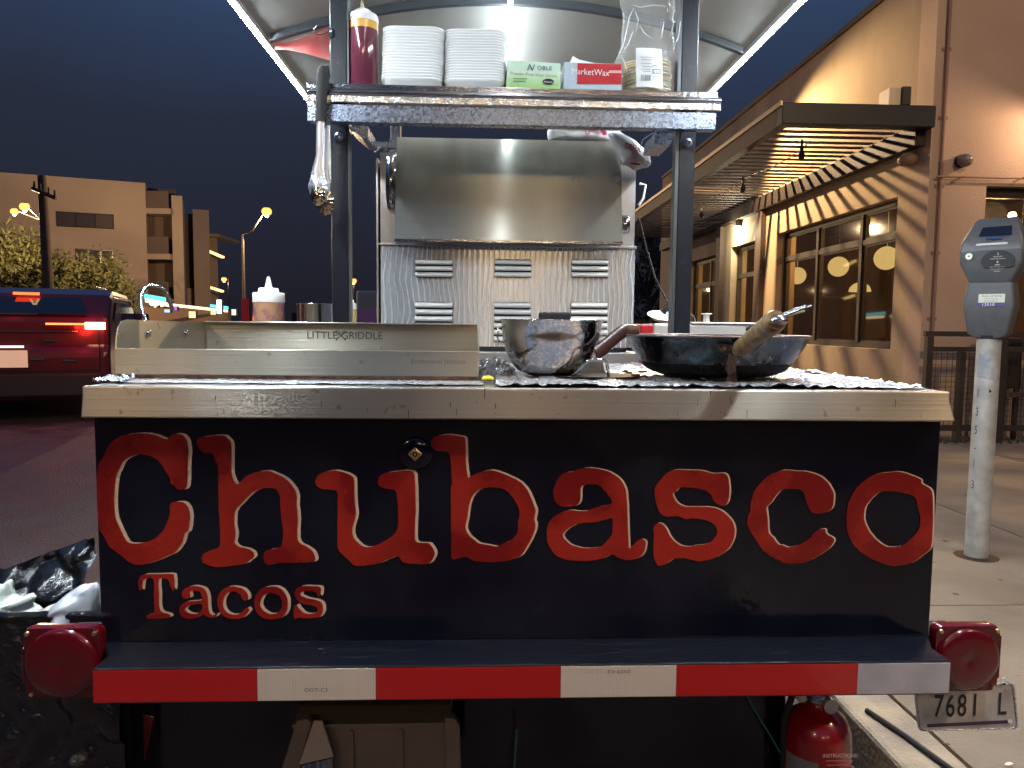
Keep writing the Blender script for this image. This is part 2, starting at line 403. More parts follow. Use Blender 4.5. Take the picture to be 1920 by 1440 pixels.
MB().box(WX+0.26, 9.0, YE-0.26, YE, 0.1, ZR-0.01).box(8.8, 9.0, NY+0.3, YE-0.3, 0.1, ZR-0.01).box(WX+0.28, 8.7, NY+0.3, YE-0.3, 3.2, 3.3).build('back_wall', M('interior_brown', (0.20,0.13,0.075), 0.8, c2=(0.14,0.09,0.05), nscale=0.8), bld)
MB().box(WX+0.28, 8.7, NY+0.3, YE-0.3, 0.1, 0.14).build('interior_floor', M('floor_brown', (0.08,0.055,0.04), 0.6), bld)
MB().box(5.2, 8.4, 8.0, 8.5, 0.14, 1.15).box(5.4, 5.9, 9.6, 12.9, 0.14, 0.92).box(6.4, 6.9, 9.6, 12.9, 0.14, 0.92).build('counter', M('interior_dark_wood', (0.09,0.05,0.03), 0.5), bld)

def window(y0, y1, z0, z1, ymull, ztran, door=False):
    f = MB(); x0, x1 = WX+0.10, WX+0.17; w = 0.055
    f.box(x0, x1, y0, y0+w, z0, z1).box(x0, x1, y1-w, y1, z0, z1).box(x0, x1, y0+w, y1-w, z1-w, z1).box(x0, x1, y0+w, y1-w, z0, z0+w)
    win = f.build('door' if door else 'window', m_bronze, bld)
    cuts = [y0+w] + [v for m in ymull for v in (m-w/2, m+w/2)] + [y1-w]
    for m in ymull:
        MB().box(x0-0.01, x1-0.003, m-w/2, m+w/2, z0+w+0.001, z1-w-0.001).build('mullion', m_bronze, win)
    for k in range(0, len(cuts), 2):
        a, b = cuts[k], cuts[k+1]
        MB().box(x0-0.004, x1-0.002, a, b, ztran-w/2, ztran+w/2).build('transom', m_bronze, win)
        for za, zb in ((z0+w, ztran-w/2), (ztran+w/2, z1-w)):
            MB().box(x0+0.03, x0+0.036, a, b, za, zb).build('pane', m_glass, win)
            if not door or za > ztran:
                g = MB(); q = 0.022
                g.box(x0+0.012, x0+0.028, a, a+q, za, zb).box(x0+0.012, x0+0.028, b-q, b, za, zb).box(x0+0.012, x0+0.028, a+q, b-q, za, za+q).box(x0+0.012, x0+0.028, a+q, b-q, zb-q, zb)
                g.build('sash', m_bronze, win)
    return win
window(*W1, [yat(1592), yat(1513)], PX(1672, 440, WX).z)
window(*W2, [], 1.93, True)
window(*W3, [yat(1320)], 1.90)
window(*W4, [], 1.9)
# door handle of the glazed door
MB().tube([(WX+0.09, W2[0]+0.16, 0.95), (WX+0.04, W2[0]+0.16, 0.97), (WX+0.04, W2[0]+0.16, 1.25), (WX+0.09, W2[0]+0.16, 1.27)], 0.012).build('door_pull', m_chrome, bld)
# end-wall window
g = MB(); y0 = NY+0.09
g.box(PH[0], PH[0]+0.06, y0, y0+0.06, PH[2], PH[3]).box(PH[1]-0.06, PH[1], y0, y0+0.06, PH[2], PH[3]).box(PH[0]+0.06, PH[1]-0.06, y0, y0+0.06, PH[3]-0.09, PH[3]).box(PH[0]+0.06, PH[1]-0.06, y0, y0+0.06, PH[2], PH[2]+0.07)
win = g.build('window', m_bronze, bld)
MB().box(PH[0]+0.06, PH[1]-0.06, y0+0.02, y0+0.026, PH[2]+0.07, PH[3]-0.09).build('pane', m_glass, win)
# conduit up the corner and along the end wall
c = MB(); xc = P(1752, 500, NY).x
c.tube([(xc, NY-0.022, 0.12), (xc, NY-0.022, ZR)], 0.016)
zc = P(1760, 333, NY).z
c.tube([(xc-0.05, NY-0.045, zc), (xc+3, NY-0.045, zc-0.01)], 0.009)
for zz in (0.6, 1.2, 1.8, 2.4, 3.0, 3.6): c.box(xc-0.04, xc+0.04, NY-0.012, NY-0.001, zz, zz+0.03)
c.build('conduit', M('painted_conduit', (0.30,0.18,0.13), 0.6), bld)
# string-light hooks on the cable of the end wall
for px in (1795, 1912):
    a = P(px-12, 341, NY-0.05); b = P(px+12, 331, NY-0.05)
    MB().cyl(a, b, 0.005, n=6).build('cable_twig', M('twig_brown', (0.12,0.06,0.04), 0.8), bld)

def globe(loc, r, label, dome=False):
    o = empty('globe_lamp', loc, label, 'lamp', 'round paper lamps hanging inside the restaurant')
    b = MB(True)
    prof = [(0.001, r)] + [(r*math.sin(PI*k/16), r*math.cos(PI*k/16)) for k in range(1, 16)] + [(0.001, -r)]
    if dome: prof = [(0.001, r*0.9)] + [(r*math.sin(PI/2*k/8), r*0.9*math.cos(PI/2*k/8)) for k in range(1, 9)] + [(0.001, -0.01)]
    b.lathe(prof, loc, 24); b.build('shade', m_globe, o)
    MB().cyl((loc[0], loc[1], loc[2]+r*0.95), (loc[0], loc[1], 3.18), 0.006, n=6).build('cord', m_bronze, o)
def gpt(px, py, x): return PX(px, py, x)
for px, py, X, r, lab, dm in ((1495, 517, 5.6, .15, 'warm round globe lamp behind the left lower pane of the large window', False),
                      (1572, 500, 5.4, .15, 'warm round globe lamp behind the middle pane of the large window', False),
                      (1662, 484, 5.2, .15, 'warm round globe lamp cut by the right edge of the large window', False),
                      (1612, 547, 6.2, .17, 'pinkish half dome lamp low behind the right pane of the large window', True),
                      (1320, 552, 5.2, .13, 'warm globe lamp seen through the small far window beside the door', False)):
    p = gpt(px, py, X); p = P(px, py, p.y); globe(tuple(p), r, lab, dm)
p = P(1912, 507, 8.2); globe(tuple(p), .24, 'large warm lamp glowing behind the end wall window beside the parking meter', True)
p = P(1898, 404, 7.8); o = tag(MB(True).lathe([(0.001, .04), (.03, .03), (.04, 0), (.03, -.03), (0.001, -.04)], p, 12).build('spot_bulb', m_sodium), 'small orange bulb shining behind the end wall window', 'lamp')
point('interior_lamp_light', (5.6, 9.2, 2.4), 230, (1.0, .66, .32), .15)
point('interior_lamp_light', (5.4, 13.2, 2.2), 60, (1.0, .68, .35), .15)
point('interior_lamp_light', (5.3, 7.6, 2.3), 110, (1.0, .68, .35), .15)

# pergola fixed along the wall
pg = empty('pergola', (WX-0.6, NY, 2.9), 'dark brown slatted pergola awning running along the restaurant wall above the windows', 'pergola')
pz1 = P(1600, 198, NY).z; pz0 = P(1600, 238, NY).z
OX = P(1462, 215, NY).x
MB().box(OX, WX-0.003, NY-0.06, NY+0.08, pz0, pz1).build('near_beam', M('near_black_beam', (.014,.014,.018), .45), pg, bevel=0.006)
MB().box(OX, OX+0.09, NY+0.083, YE-0.6, pz0, pz1).build('outer_beam', m_beam, pg)
MB().box(OX-0.02, OX-0.001, NY-0.06, YE-0.6, pz1-0.03, pz1+0.012).build('drip_edge', M('pale_metal_edge', (0.45,0.36,0.26), 0.4, 0.5), pg)
MB().box(WX-0.10, WX-0.004, NY+0.083, YE-0.3, pz0-0.13, pz0+0.05).build('wall_ledger', M('ledger_dark', (.03,.02,.016), .6), pg)
sl = MB().box(OX+0.095, WX-0.012, -0.03, 0.03, 0.0, 0.014).mesh('slat', m_slat)
y = NY+0.22; n = 0
while y < YE-0.7:
    o = bpy.data.objects.new('slat', sl); col.objects.link(o); o.location = (0, y, pz0+0.105 + random.uniform(-.003,.003)); adopt(o, pg); y += 0.20; n += 1
for yy in (yat(1425), yat(1350)):
    MB().box(WX-0.075, WX-0.003, yy-0.11, yy+0.11, 0.12, pz0-0.135).build('wall_post', m_beam, pg)
# picket-like plant stems above far end of outer beam
# string lights under slats
wire = MB(); pts = [Vector((OX+0.5, NY+0.5+0.5*k, pz0-0.02-0.05*math.sin(PI*((k*0.5) % 1.6)/1.6))) for k in range(16)]
wire.tube(pts, 0.006, 6); wr = wire.build('string_light_cable', m_ink); tag(wr, 'thin black cable of unlit string lights sagging under the pergola slats', 'cable')
for k, (px, py, wd) in enumerate(((1503, 285, 'nearest'), (1393, 349, 'middle'), (1316, 399, 'farthest'))):
    p = PX(px, py, OX+0.5); o = empty('string_light_bulb', p, {'nearest':'largest unlit string light bulb hanging under the near end of the pergola','middle':'unlit string light bulb hanging midway under the pergola slats','farthest':'small reddish string light bulb hanging beside the right cart post'}[wd], 'light bulb', 'string light bulbs under the pergola')
    MB(True).lathe([(0.012,.06),(0.018,.055),(.018,.02),(.030,-.01),(.034,-.04),(.02,-.075),(.001,-.08)], p, 12).build('bulb', m_ink, o)
    MB().cyl(p+Vector((0,0,.055)), p+Vector((0,0,.12)), .012, n=8).build('socket', m_bronze, o)

# speaker box on the pergola end
p0 = P(1674, 200, NY-0.1); p1 = P(1712, 158, NY-0.1)
sp = empty('wall_speaker', (p1.x, NY-0.1, p0.z), 'small boxy outdoor speaker with pale front standing on the pergola corner', 'speaker')
MB().box(p0.x+0.11, p1.x+0.02, NY-0.05, NY+0.16, pz1+0.003, p1.z).build('cabinet', m_bronze, sp, bevel=0.008)
MB().box(p0.x, p0.x+0.105, NY-0.03, NY+0.14, pz1+0.003, p1.z-0.01).build('front_grille', M('cream_panel', (0.75,0.62,0.42), 0.6), sp)
# round camera dome on end wall
p = P(1803, 302, NY-0.02)
sp = empty('dome_camera', p, 'small round grey dome camera on the pink end wall', 'camera')
MB(True).lathe([(0.001,.055),(.04,.045),(.062,.02),(.066,-.01),(.05,-.045),(.02,-.06),(.001,-.062)], p + Vector((0,-.05,0)), 20).build('dome', M('grey_dome', (0.22,0.18,0.17), 0.3), sp)
MB().cyl(p+Vector((0,0.0,0)), p+Vector((0,.016,0)), .06, n=20).build('base', m_bronze, sp)
# round vent lamp on wall below pergola
p = PX(1712, 300, WX-0.02)
tag(MB(True).lathe([(0.001,.07),(.05,.055),(.085,.02),(.09,-.01),(.06,-.05),(.001,-.06)], p+Vector((-.05,0,0)), 20).build('bulkhead_lamp', M('dull_tan_lamp', (0.24,0.16,0.11), 0.5)), 'unlit round bulkhead lamp in shadow at the top corner of the tan wall', 'lamp')

# wall sconce beside door (lit)
p = PX(1388, 432, WX)
s_ = empty('wall_sconce', p, 'bright white wall sconce washing light down beside the restaurant door', 'lamp')
MB().box(WX-0.10, WX-0.004, p.y-0.07, p.y+0.07, p.z+0.06, p.z+0.16).build('housing', m_bronze, s_, bevel=.005)
MB().box(WX-0.09, WX-0.02, p.y-0.055, p.y+0.055, p.z+0.02, p.z+0.058).build('lens', E('cool_sconce_light', (1.0,0.93,0.70), 18), s_)
point('sconce_light', (WX-0.13, p.y-0.0, p.z-0.03), 50, (1.0, .90, .62), .04, s_)
# up-light seen glinting on the window top left
# sconce above end wall, just past the right edge of the frame
p = Vector((P(1960, 250, NY).x, NY-0.05, P(1900, 215, NY).z))
s_ = empty('gooseneck_lamp', p, 'gooseneck wall lamp on the pink end wall beyond the meter', 'lamp')
MB().tube([p+Vector((0,.04,.1)), p+Vector((0,-.15,.28)), p+Vector((0,-.36,.22)), p+Vector((0,-.40,.05))], .012, 8).build('arm', m_bronze, s_)
MB(True).lathe([(.03,.09),(.05,.08),(.14,.0),(.145,-.01)], p+Vector((0,-.40,-.04)), 24).build('lamp_shade', m_bronze, s_)
MB(True).lathe([(.001,.04),(.03,.03),(.04,0),(.03,-.03),(.001,-.04)], p+Vector((0,-.40,-.01)), 14).build('bulb', E('warm_bulb', (1.0,.72,.42), 14), s_)
point('gooseneck_light', p+Vector((0,-.42,-.10)), 30, (1.0, .66, .42), .05, s_)

# ---------------------------------------------------------------- street lamps
def street_lamp(base, h, headp, power, label, pole_r=0.05, headr=0.12, em=60.0, c=SOD, group=None, rad=None, aim=None):
    o = empty('street_lamp', base, label, 'street lamp', group)
    b = Vector(base); hp = Vector(headp)
    MB().cyl(b, (b.x, b.y, h), pole_r, pole_r*0.6, 12).cyl(b, b+Vector((0,0,.05)), pole_r*2, n=16).build('pole', m_bronze, o)
    MB().tube([(b.x, b.y, h-0.02), ((b.x*2+hp.x)/3, (b.y*2+hp.y)/3, h+0.08), (hp.x, hp.y, hp.z+headr*0.7)], pole_r*0.45, 8).build('arm', m_bronze, o)
    MB(True).lathe([(0.001, headr*1.15), (headr*.3, headr*1.1), (headr*.62, headr*.9), (headr*.7, headr*.8)], hp, 18, sx=1.2).build('housing', m_bronze, o)
    MB(True).lathe([(headr*.6, headr*.82), (headr*.9, headr*.5), (headr*1.02, headr*.05), (headr*.9, -headr*.45), (headr*.5, -headr*.8), (.001, -headr*.9)], hp, 18, sx=1.1).build('lens', E('sodium_lens', (1.0,.44,.10), 2.3), o)
    MB(True).lathe([(.001, headr*.1), (headr*.42, -headr*.3), (headr*.45, -headr*.75), (headr*.3, -headr*1.1), (.001, -headr*1.2)], hp, 14).build('bulb', E('sodium_bulb', (1.0,.66,.28), em), o)
    if aim:
        q = Vector(aim) - hp; point('street_lamp_light', hp - Vector((0,0,headr*1.6+.01)), power, c, rad, o, spot=R(132), rot=q.to_track_quat('-Z','Y').to_euler(), blend=.45)
    else: point('street_lamp_light', hp - Vector((0,0,headr*1.6+.01)), power, c, rad or headr*0.6, o)
    return o
# lamp standing behind the right cart post: it throws the slat shadows over the wall
lx = P(1280, 300, 10.1).x
street_lamp((lx, 10.1, 0.12), 4.2, (lx+0.02, 10.1, 4.06), 1350, 'short street lamp hidden behind the right cart post lighting the pergola', .03, .05, 25, rad=0.035, aim=(4.04, 8.2, 1.0))
# lamps in view on the left
p = P(500, 397, 34); q = P(455, 440, 34)
street_lamp((q.x, 34, 0), q.z, p, 4500, 'tall street lamp glowing orange in the dark sky right of the apartments', .09, .20, 60)
p = P(46, 388, 30); q = P(90, 400, 30)
street_lamp((q.x, 30, 0), q.z-0.3, p, 2600, 'orange street lamp at the far left in front of the apartment wall', .06, .17, 60)
p = P(27, 397, 31); q = P(88, 400, 31)
street_lamp((q.x, 31, 0), q.z-0.3, p, 800, 'lower orange street lamp beside the wooden pole at far left', .05, .14, 40)
p = P(663, 527, 60); street_lamp((p.x, 60, 0), p.z+.2, p, 200, 'tiny distant street lamp between left cart post and the steel broiler', .06, .22, 14)
p = P(420, 524, 70); street_lamp((p.x+.4, 70, 0), p.z+.2, p, 300, 'small distant street lamp beside the apartment balconies', .06, .22, 20)
# lamps behind the photographer, seen only as light and reflections
street_lamp((5.4, -1.4, 0.12), 6.3, (4.6, -1.2, 6.1), 820, 'street lamp on the sidewalk behind the photographer', .07, .2, 30)
street_lamp((-7.5, -9.0, 0), 6.2, (-5.5, -8.0, 6.0), 400, 'street lamp across the street behind the photographer', .07, .2, 30)
street_lamp((1.3, -7.4, 0), 3.6, (1.0, -7.2, 3.4), 42, 'second low warm lamp behind the photographer', .05, .14, 60)
street_lamp((3.1, -7.4, 0.12), 3.9, (2.7, -7.2, 3.7), 42, 'third low warm lamp behind the photographer', .05, .14, 60)
street_lamp((0.6, -6.4, 0), 3.4, (0.22, -6.2, 3.2), 45, 'low warm lamp straight behind the photographer', .05, .14, 60)

# ---------------------------------------------------------------- left apartments
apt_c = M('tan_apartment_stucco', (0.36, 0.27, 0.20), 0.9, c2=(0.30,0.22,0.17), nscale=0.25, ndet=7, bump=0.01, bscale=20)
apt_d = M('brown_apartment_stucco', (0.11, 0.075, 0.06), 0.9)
apt_g = M('dark_window_glass', (0.03, 0.022, 0.03), 0.15, spec=0.6)
ap = empty('apartment_building', P(200, 606, 45) * Vector((1,1,0)) if False else (P(200, 606, 45).x, 45, 0), 'tan three storey apartment block with stepped balconies across the street', 'building')
a20 = R(20)
# corner of main face at px 272
cn = P(272, 343, 45); ux = Vector((math.cos(a20), math.sin(a20), 0)); uy = Vector((-math.sin(a20), math.cos(a20), 0))
c0 = Vector((cn.x, cn.y, 0))
def ablk(name, u0, u1, v0, v1, z0, z1, m, **kw):
    vs = [c0 + ux*u + uy*v + Vector((0,0,z)) for z in (z0, z1) for u, v in ((u0,v0),(u1,v0),(u1,v1),(u0,v1))]
    b = MB(); b.add(vs, [(0,3,2,1),(4,5,6,7),(0,1,5,4),(1,2,6,5),(2,3,7,6),(3,0,4,7)], False)
    return b.build(name, m, ap, **kw)
def onface(px, py):  # point on main face plane
    d = ray(px, py); n = -uy; t = (c0 - CAM).dot(n) / d.dot(n); q = CAM + d*t - c0
    return q.dot(ux), q.z + 0
Hm = cn.z
ablk('wall', -16, 0, 0, 9, 0, Hm, apt_c)
for (xa, ya, xb, yb, nm) in ((105, 396, 214, 430, 3), (141, 466, 213, 503, 3), (35, 476, 84, 505, 2)):
    u0, zt = onface(xa, ya); u1, zb = onface(xb, yb)
    u1 = min(u1, -0.2)
    w = ablk('window', u0, u1, -0.05, -0.003, zb, zt, apt_g)
    for k in range(nm):
        a = u0 + (u1-u0)*k/nm + 0.05; b_ = u0 + (u1-u0)*(k+1)/nm - 0.05
        vs = [c0 + ux*u + uy*v + Vector((0,0,z)) for z in (zb+.06, zt-.06) for u, v in ((a,-.07),(b_,-.07),(b_,-.053),(a,-.053))]
        b = MB(); b.add(vs, [(0,3,2,1),(4,5,6,7),(0,1,5,4),(1,2,6,5),(2,3,7,6),(3,0,4,7)], False)
        b.build('pane', M('blind_pane', ((0.018,0.010,0.018) if k != nm-1 else (0.05,0.03,0.03)), 0.6), w)
# stepped side blocks, each farther along the street, placed by their outline
def sblk(name, xa, xb, ytop, Y, depth, m, z0=0.0, **kw):
    a = P(xa, ytop, Y); b_ = P(xb, ytop, Y)
    return MB().prism([(a.x,Y,z0),(b_.x,Y+(b_.x-a.x)*.36,z0),(b_.x,Y+(b_.x-a.x)*.36,a.z),(a.x,Y,a.z)], uy*depth).build(name, m, ap, **kw)
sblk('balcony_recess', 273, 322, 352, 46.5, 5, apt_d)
for (yt, yb) in ((391, 402), (476, 487), (560, 566)):
    a = P(273, yt, 45.2); b_ = P(322, yb, 45.2)
    sl_ = MB().box(a.x, b_.x, 45.0, 46.4, b_.z, a.z).build('balcony_slab', apt_c, ap)
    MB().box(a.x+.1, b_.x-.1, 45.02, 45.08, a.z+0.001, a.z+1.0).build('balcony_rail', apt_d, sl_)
sblk('side_wing', 321, 339, 366, 45.4, 6, apt_c)
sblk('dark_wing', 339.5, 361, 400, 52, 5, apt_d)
sblk('side_wing', 361, 388, 392, 50.5, 6, apt_c)
sblk('side_wing', 388.5, 405, 441, 56, 5, apt_c)
a = P(386, 438, 55.4); b_ = P(411, 444, 55.4); MB().box(a.x, b_.x, 55.3, 60, b_.z, a.z).build('eave', apt_c, ap)
sblk('side_wing', 340, 361, 540, 51.5, .4, apt_c)
for (x0, y0_, x1, y1_) in ((389, 470, 417, 482), (388, 537, 416, 546)):
    a = P(x0, y0_, 55.0); b_ = P(x1, y1_, 54.0)
    t = MB()
    for k in range(9):
        q = a.lerp(b_, k/8); t.box(q.x-.12, q.x+.12, q.y-.06, q.y+.06, q.z-.07, q.z+.07)
    t.build('balcony_light_string', E('warm_string_light', (1.0,.62,.22), 3.0), ap)
# lights for the face
# utility pole
q = P(92, 520, 29); 
up = empty('utility_pole', (q.x, 29, 0), 'dark wooden utility pole with crossarm in front of the apartments', 'utility pole')
MB().cyl((q.x, 29, 0), (q.x-.12, 29, P(88, 330, 29).z), .22, .15, 12).build('pole', m_bark, up)
a = P(60, 353, 28.8); b_ = P(105, 372, 28.8); MB().cyl(a, b_, .07, n=8).build('crossarm', m_bark, up)
for t_ in (0.1, .35, .7, .95):
    q2 = a.lerp(b_, t_); MB().cyl(q2, q2+Vector((0,0,.3)), .05, .03, 8).build('insulator', m_bark, up)

# trees (trunk, crown of leaf clumps)
def tree(name, base, h, rad, n, lab, ml, seed, cat='tree', zlo=0.35, leaf=0.12, group=None, sq=0.8):
    rnd = random.Random(seed); b = Vector(base); o = empty(name, base, lab, cat, group)
    t = MB(); t.tube([b, b+Vector((.05*rad,0,h*.3)), b+Vector((-.06*rad,0,h*.62))], [rad*.08, rad*.06, rad*.03], 8)
    for k in range(6):
        a = rnd.uniform(0, 2*PI); s0 = b+Vector((0,0,h*rnd.uniform(.28,.5)))
        t.tube([s0, s0+Vector((math.cos(a)*rad*.35, math.sin(a)*rad*.35, h*.18)), s0+Vector((math.cos(a)*rad*.65, math.sin(a)*rad*.65, h*.36))], [rad*.035, rad*.025, rad*.01], 6)
    t.build('trunk', m_bark, o)
    c = MB(); clumps = []
    for k in range(16):
        a = rnd.uniform(0, 2*PI); rr = rad*math.sqrt(rnd.random())*.75; clumps.append((b+Vector((math.cos(a)*rr, math.sin(a)*rr, h*rnd.uniform(zlo, .9))), rad*rnd.uniform(.25,.45)))
    for k in range(n):
        cc, cr_ = rnd.choice(clumps)
        d = Vector((rnd.gauss(0,1), rnd.gauss(0,1), rnd.gauss(0,1)*sq)).normalized()*cr_*(rnd.random()**.4)
        p = cc + d; u = Vector((rnd.gauss(0,1), rnd.gauss(0,1), rnd.gauss(0,1))).normalized(); w = u.orthogonal().normalized(); L_ = leaf*rnd.uniform(.6,1.5)
        c.add([p-u*L_, p+w*L_*.35, p+u*L_, p-w*L_*.35], [(0,1,2,3)], False)
    c.build('crown', ml, o)
    return o
p = P(20, 606, 37); tree('tree', (p.x, 37, 0), 5.3, 3.4, 6000, 'yellowish lit street tree rising behind the car roof at far left', m_fol, 3, leaf=.13)
p = P(160, 606, 38); tree('tree', (p.x, 38, 0), 4.4, 2.9, 6000, 'feathery low tree behind the car roof right of the utility pole', m_fol, 4, leaf=.12)
p = P(1215, 606, 21); tree('tree', (p.x, 21, 0), 4.2, 1.6, 5000, 'dark leafy tree beyond the pergola beside the right cart post', m_fol2, 5, leaf=.10, zlo=.05)
p = P(1245, 606, 16.9)
tree('shrub', (P(1225, 606, 15.5).x, 15.5, .12), 1.15, .5, 2200, 'rusty orange lit shrub low beside the far end of the restaurant', M('orange_leaf', (0.22,0.09,0.03), .7, c2=(0.08,0.03,0.015), nscale=6), 6, 'shrub', .1, .05)

# distant shops
def sign(name, xa, ya, xb, yb, Y, c, s, label, cat='sign', dep=.25, frame=True):
    a = P(xa, ya, Y); b_ = P(xb, yb, Y)
    o = empty(name, (a.x, Y, 0), label, cat)
    MB().box(min(a.x,b_.x), max(a.x,b_.x), Y, Y+.05, min(a.z,b_.z), max(a.z,b_.z)).build('lit_face', E(name+'_light', c, s), o)
    MB().box(min(a.x,b_.x)-.02, max(a.x,b_.x)+.02, Y+.052, Y+dep, min(a.z,b_.z)-.02, max(a.z,b_.z)+.02).build('cabinet', m_dark, o)
    return o
gs = empty('shop_front', (P(340, 606, 62).x, 60, 0), 'long low shop with yellow and turquoise lit fascia far down the street', 'shop')
def beam2(nm, a, b_, h, m, dz=0.0, par=gs):
    vs = []
    for q in (a, b_):
        for dy, dz_ in ((0,-h),(0,h),(.3,h),(.3,-h)): vs.append(Vector((q.x, q.y+dy, q.z+dz_+dz)))
    return MB().add(vs, [(0,1,5,4),(1,2,6,5),(2,3,7,6),(3,0,4,7),(0,3,2,1),(4,5,6,7)], False).build(nm, m, par)
beam2('fascia_light', P(312, 571, 37), P(424, 583, 43.5), .07, E('fascia_yellow', (1.0,.80,.42), 2.4))
beam2('fascia_light', P(270, 556, 36), P(306, 562, 37), .12, E('fascia_turquoise', (.15,.85,.85), 1.6))
beam2('fascia_light', P(272, 563, 35.8), P(316, 572, 37), .09, E('fascia_cream', (1.0,.85,.62), 2.0))
beam2('fascia_light', P(394, 573, 42), P(425, 577, 43.4), .08, E('fascia_turquoise2', (.2,.8,.85), 1.4))
p = P(270, 606, 58); q = P(430, 606, 74)
MB().prism([(P(262,606,38).x,38,0),(P(428,606,43.8).x,43.8,0),(P(428,606,43.8).x,43.8,P(428,583,43.8).z),(P(262,606,38).x,38,P(262,575,38).z)], (0,.5,0)).build('shop_wall', M('shop_wall_tan', (0.16,0.10,0.07), .9), gs)
for k in range(16):
    q = P(283 + 24*random.random(), 566 + 10*random.random(), 36.5)
    MB().box(q.x-.035, q.x+.035, 36.4, 36.5, q.z-.035, q.z+.035).build('bulb', E('festoon', (1,.75,.35), 3) if k == 0 else bpy.data.materials['festoon'], gs)
sign('lit_sign', 406, 562, 415, 588, 36, (.75,.95,1.0), 3.0, 'upright white blue glowing street sign far down the road')
sign('lit_sign', 434, 580, 442, 591, 36, (1.0,.85,.65), 1.3, 'small pale glowing sign right of the far shops')
sign('lit_sign', 325, 575, 331, 582, 36, (.6,.12,1.0), 1.4, 'tiny purple glowing sign below the yellow shop fascia')
sign('lit_sign', 354, 584, 366, 596, 36, (1.0,.85,.35), 1.6, 'round yellow glowing sign under the yellow shop fascia')
sign('lit_sign', 308, 580, 318, 586, 36, (.65,.75,1.0), 1.2, 'bluish white shop window glow beside the purple sign')
sign('lit_sign', 395, 583, 404, 590, 36, (1.0,.75,.4), 1.6, 'orange glowing shop window left of upright sign')
# red vertical banner
a = P(452, 560, 20); b_ = P(467, 606, 20)
bn = empty('feather_banner', ((a.x+b_.x)/2, 20, 0), 'narrow red vertical banner with pale lettering beyond the squeeze bottle', 'banner')
MB().box(a.x, b_.x, 20, 20.02, b_.z-.3, a.z).build('cloth', M('red_banner', (0.5,0.03,0.03), .7, emit=.12), bn)
MB().cyl((b_.x+.03, 20.01, 0), (b_.x+.03, 20.01, a.z+.05), .015, n=8).build('pole', m_bronze, bn)
# white van and red car beyond the left post
va = P(668, 545, 26); vb = P(716, 545, 26)
vn = empty('white_van', (va.x, 26, 0), 'back of a pale box van parked beyond the left cart post', 'van')
MB().box(va.x, vb.x+.6, 26, 30, .5, va.z).build('body', M('pale_van_paint', (0.30,0.30,0.27), .5), vn, bevel=.08)
MB().box(va.x+.72, va.x+.74, 25.985, 25.997, .6, va.z-.1).build('door_seam', m_dark, vn)
for sx in (.2, vb.x+.3-va.x): MB().cyl((va.x+sx, 26.4, .36), (va.x+sx+.24, 26.4, .36), .36, n=20).build('wheel', m_rubber, vn)
ca = P(664, 574, 15); cb = P(690, 574, 15)
rc = empty('red_car', (ca.x, 15, 0), 'small glimpse of a red car between left cart post and the broiler', 'car')
prof = [(0,.35),(0,.95),(.15,1.05),(.8,1.42),(2.6,1.45),(3.3,1.02),(4.2,.9),(4.3,.35)]
MB().prism([(ca.x-1.2, 15+yy, zz) for yy, zz in prof], (cb.x-ca.x+1.3, 0, 0)).build('body', M('red_paint', (0.30,0.01,0.03), .3, coat=.8), rc, bevel=.05)
MB().box(ca.x-1.0, cb.x, 15.02, 15.3, 1.02, 1.12).build('rear_glass', apt_g, rc)
for yy in (15.8, 18.5): MB().cyl((cb.x-.1, yy, .33), (cb.x+.13, yy, .33), .33, n=20).build('wheel', m_rubber, rc)
# row of dark far buildings closing the street
fb = empty('far_building', (-6, 95, 0), 'low unlit buildings closing the far end of the street', 'building')
MB().box(-24, 12, 95, 110, 0, P(700, 588, 95).z).build('wall', M('far_wall', (0.02,0.018,0.018), .9), fb)

# ---------------------------------------------------------------- dark red car at left
rt = P(205, 606, 8.4); car = empty('red_suv', (rt.x, rt.y, 0), 'dark red sport utility vehicle with lit brake lights waiting in the street at left', 'car')
co = Vector((rt.x, rt.y, 0))
def cpt(x, y, z): return co + ux*x + uy*y + Vector((0,0,z))     # x from right side (<0 inwards), y forward
CW = 1.95
def carpanel(prof, x0, x1, nm, m, bevel=.03, par=None):
    return MB().prism([cpt(x0, y, z) for y, z in prof], ux*(x1-x0)).build(nm, m, par or car, bevel=bevel)
zr = P(60, 540, 8.6).z
carpanel([(0.0,.25),(-.04,.52),(-.04,.78),(.02,.86),(.03,1.16),(.28,zr-.07),(.50,zr),(2.2,zr),(2.75,zr-.12),(3.35,1.10),(4.4,.98),(4.65,.80),(4.65,.25)], -CW, 0, 'body', m_car, .09)
carpanel([(-.07,.30),(-.07,.55),(.2,.55),(.2,.30)], -CW+.08, -.08, 'bumper', M('black_bumper', (.02,.016,.018), .5), .02)
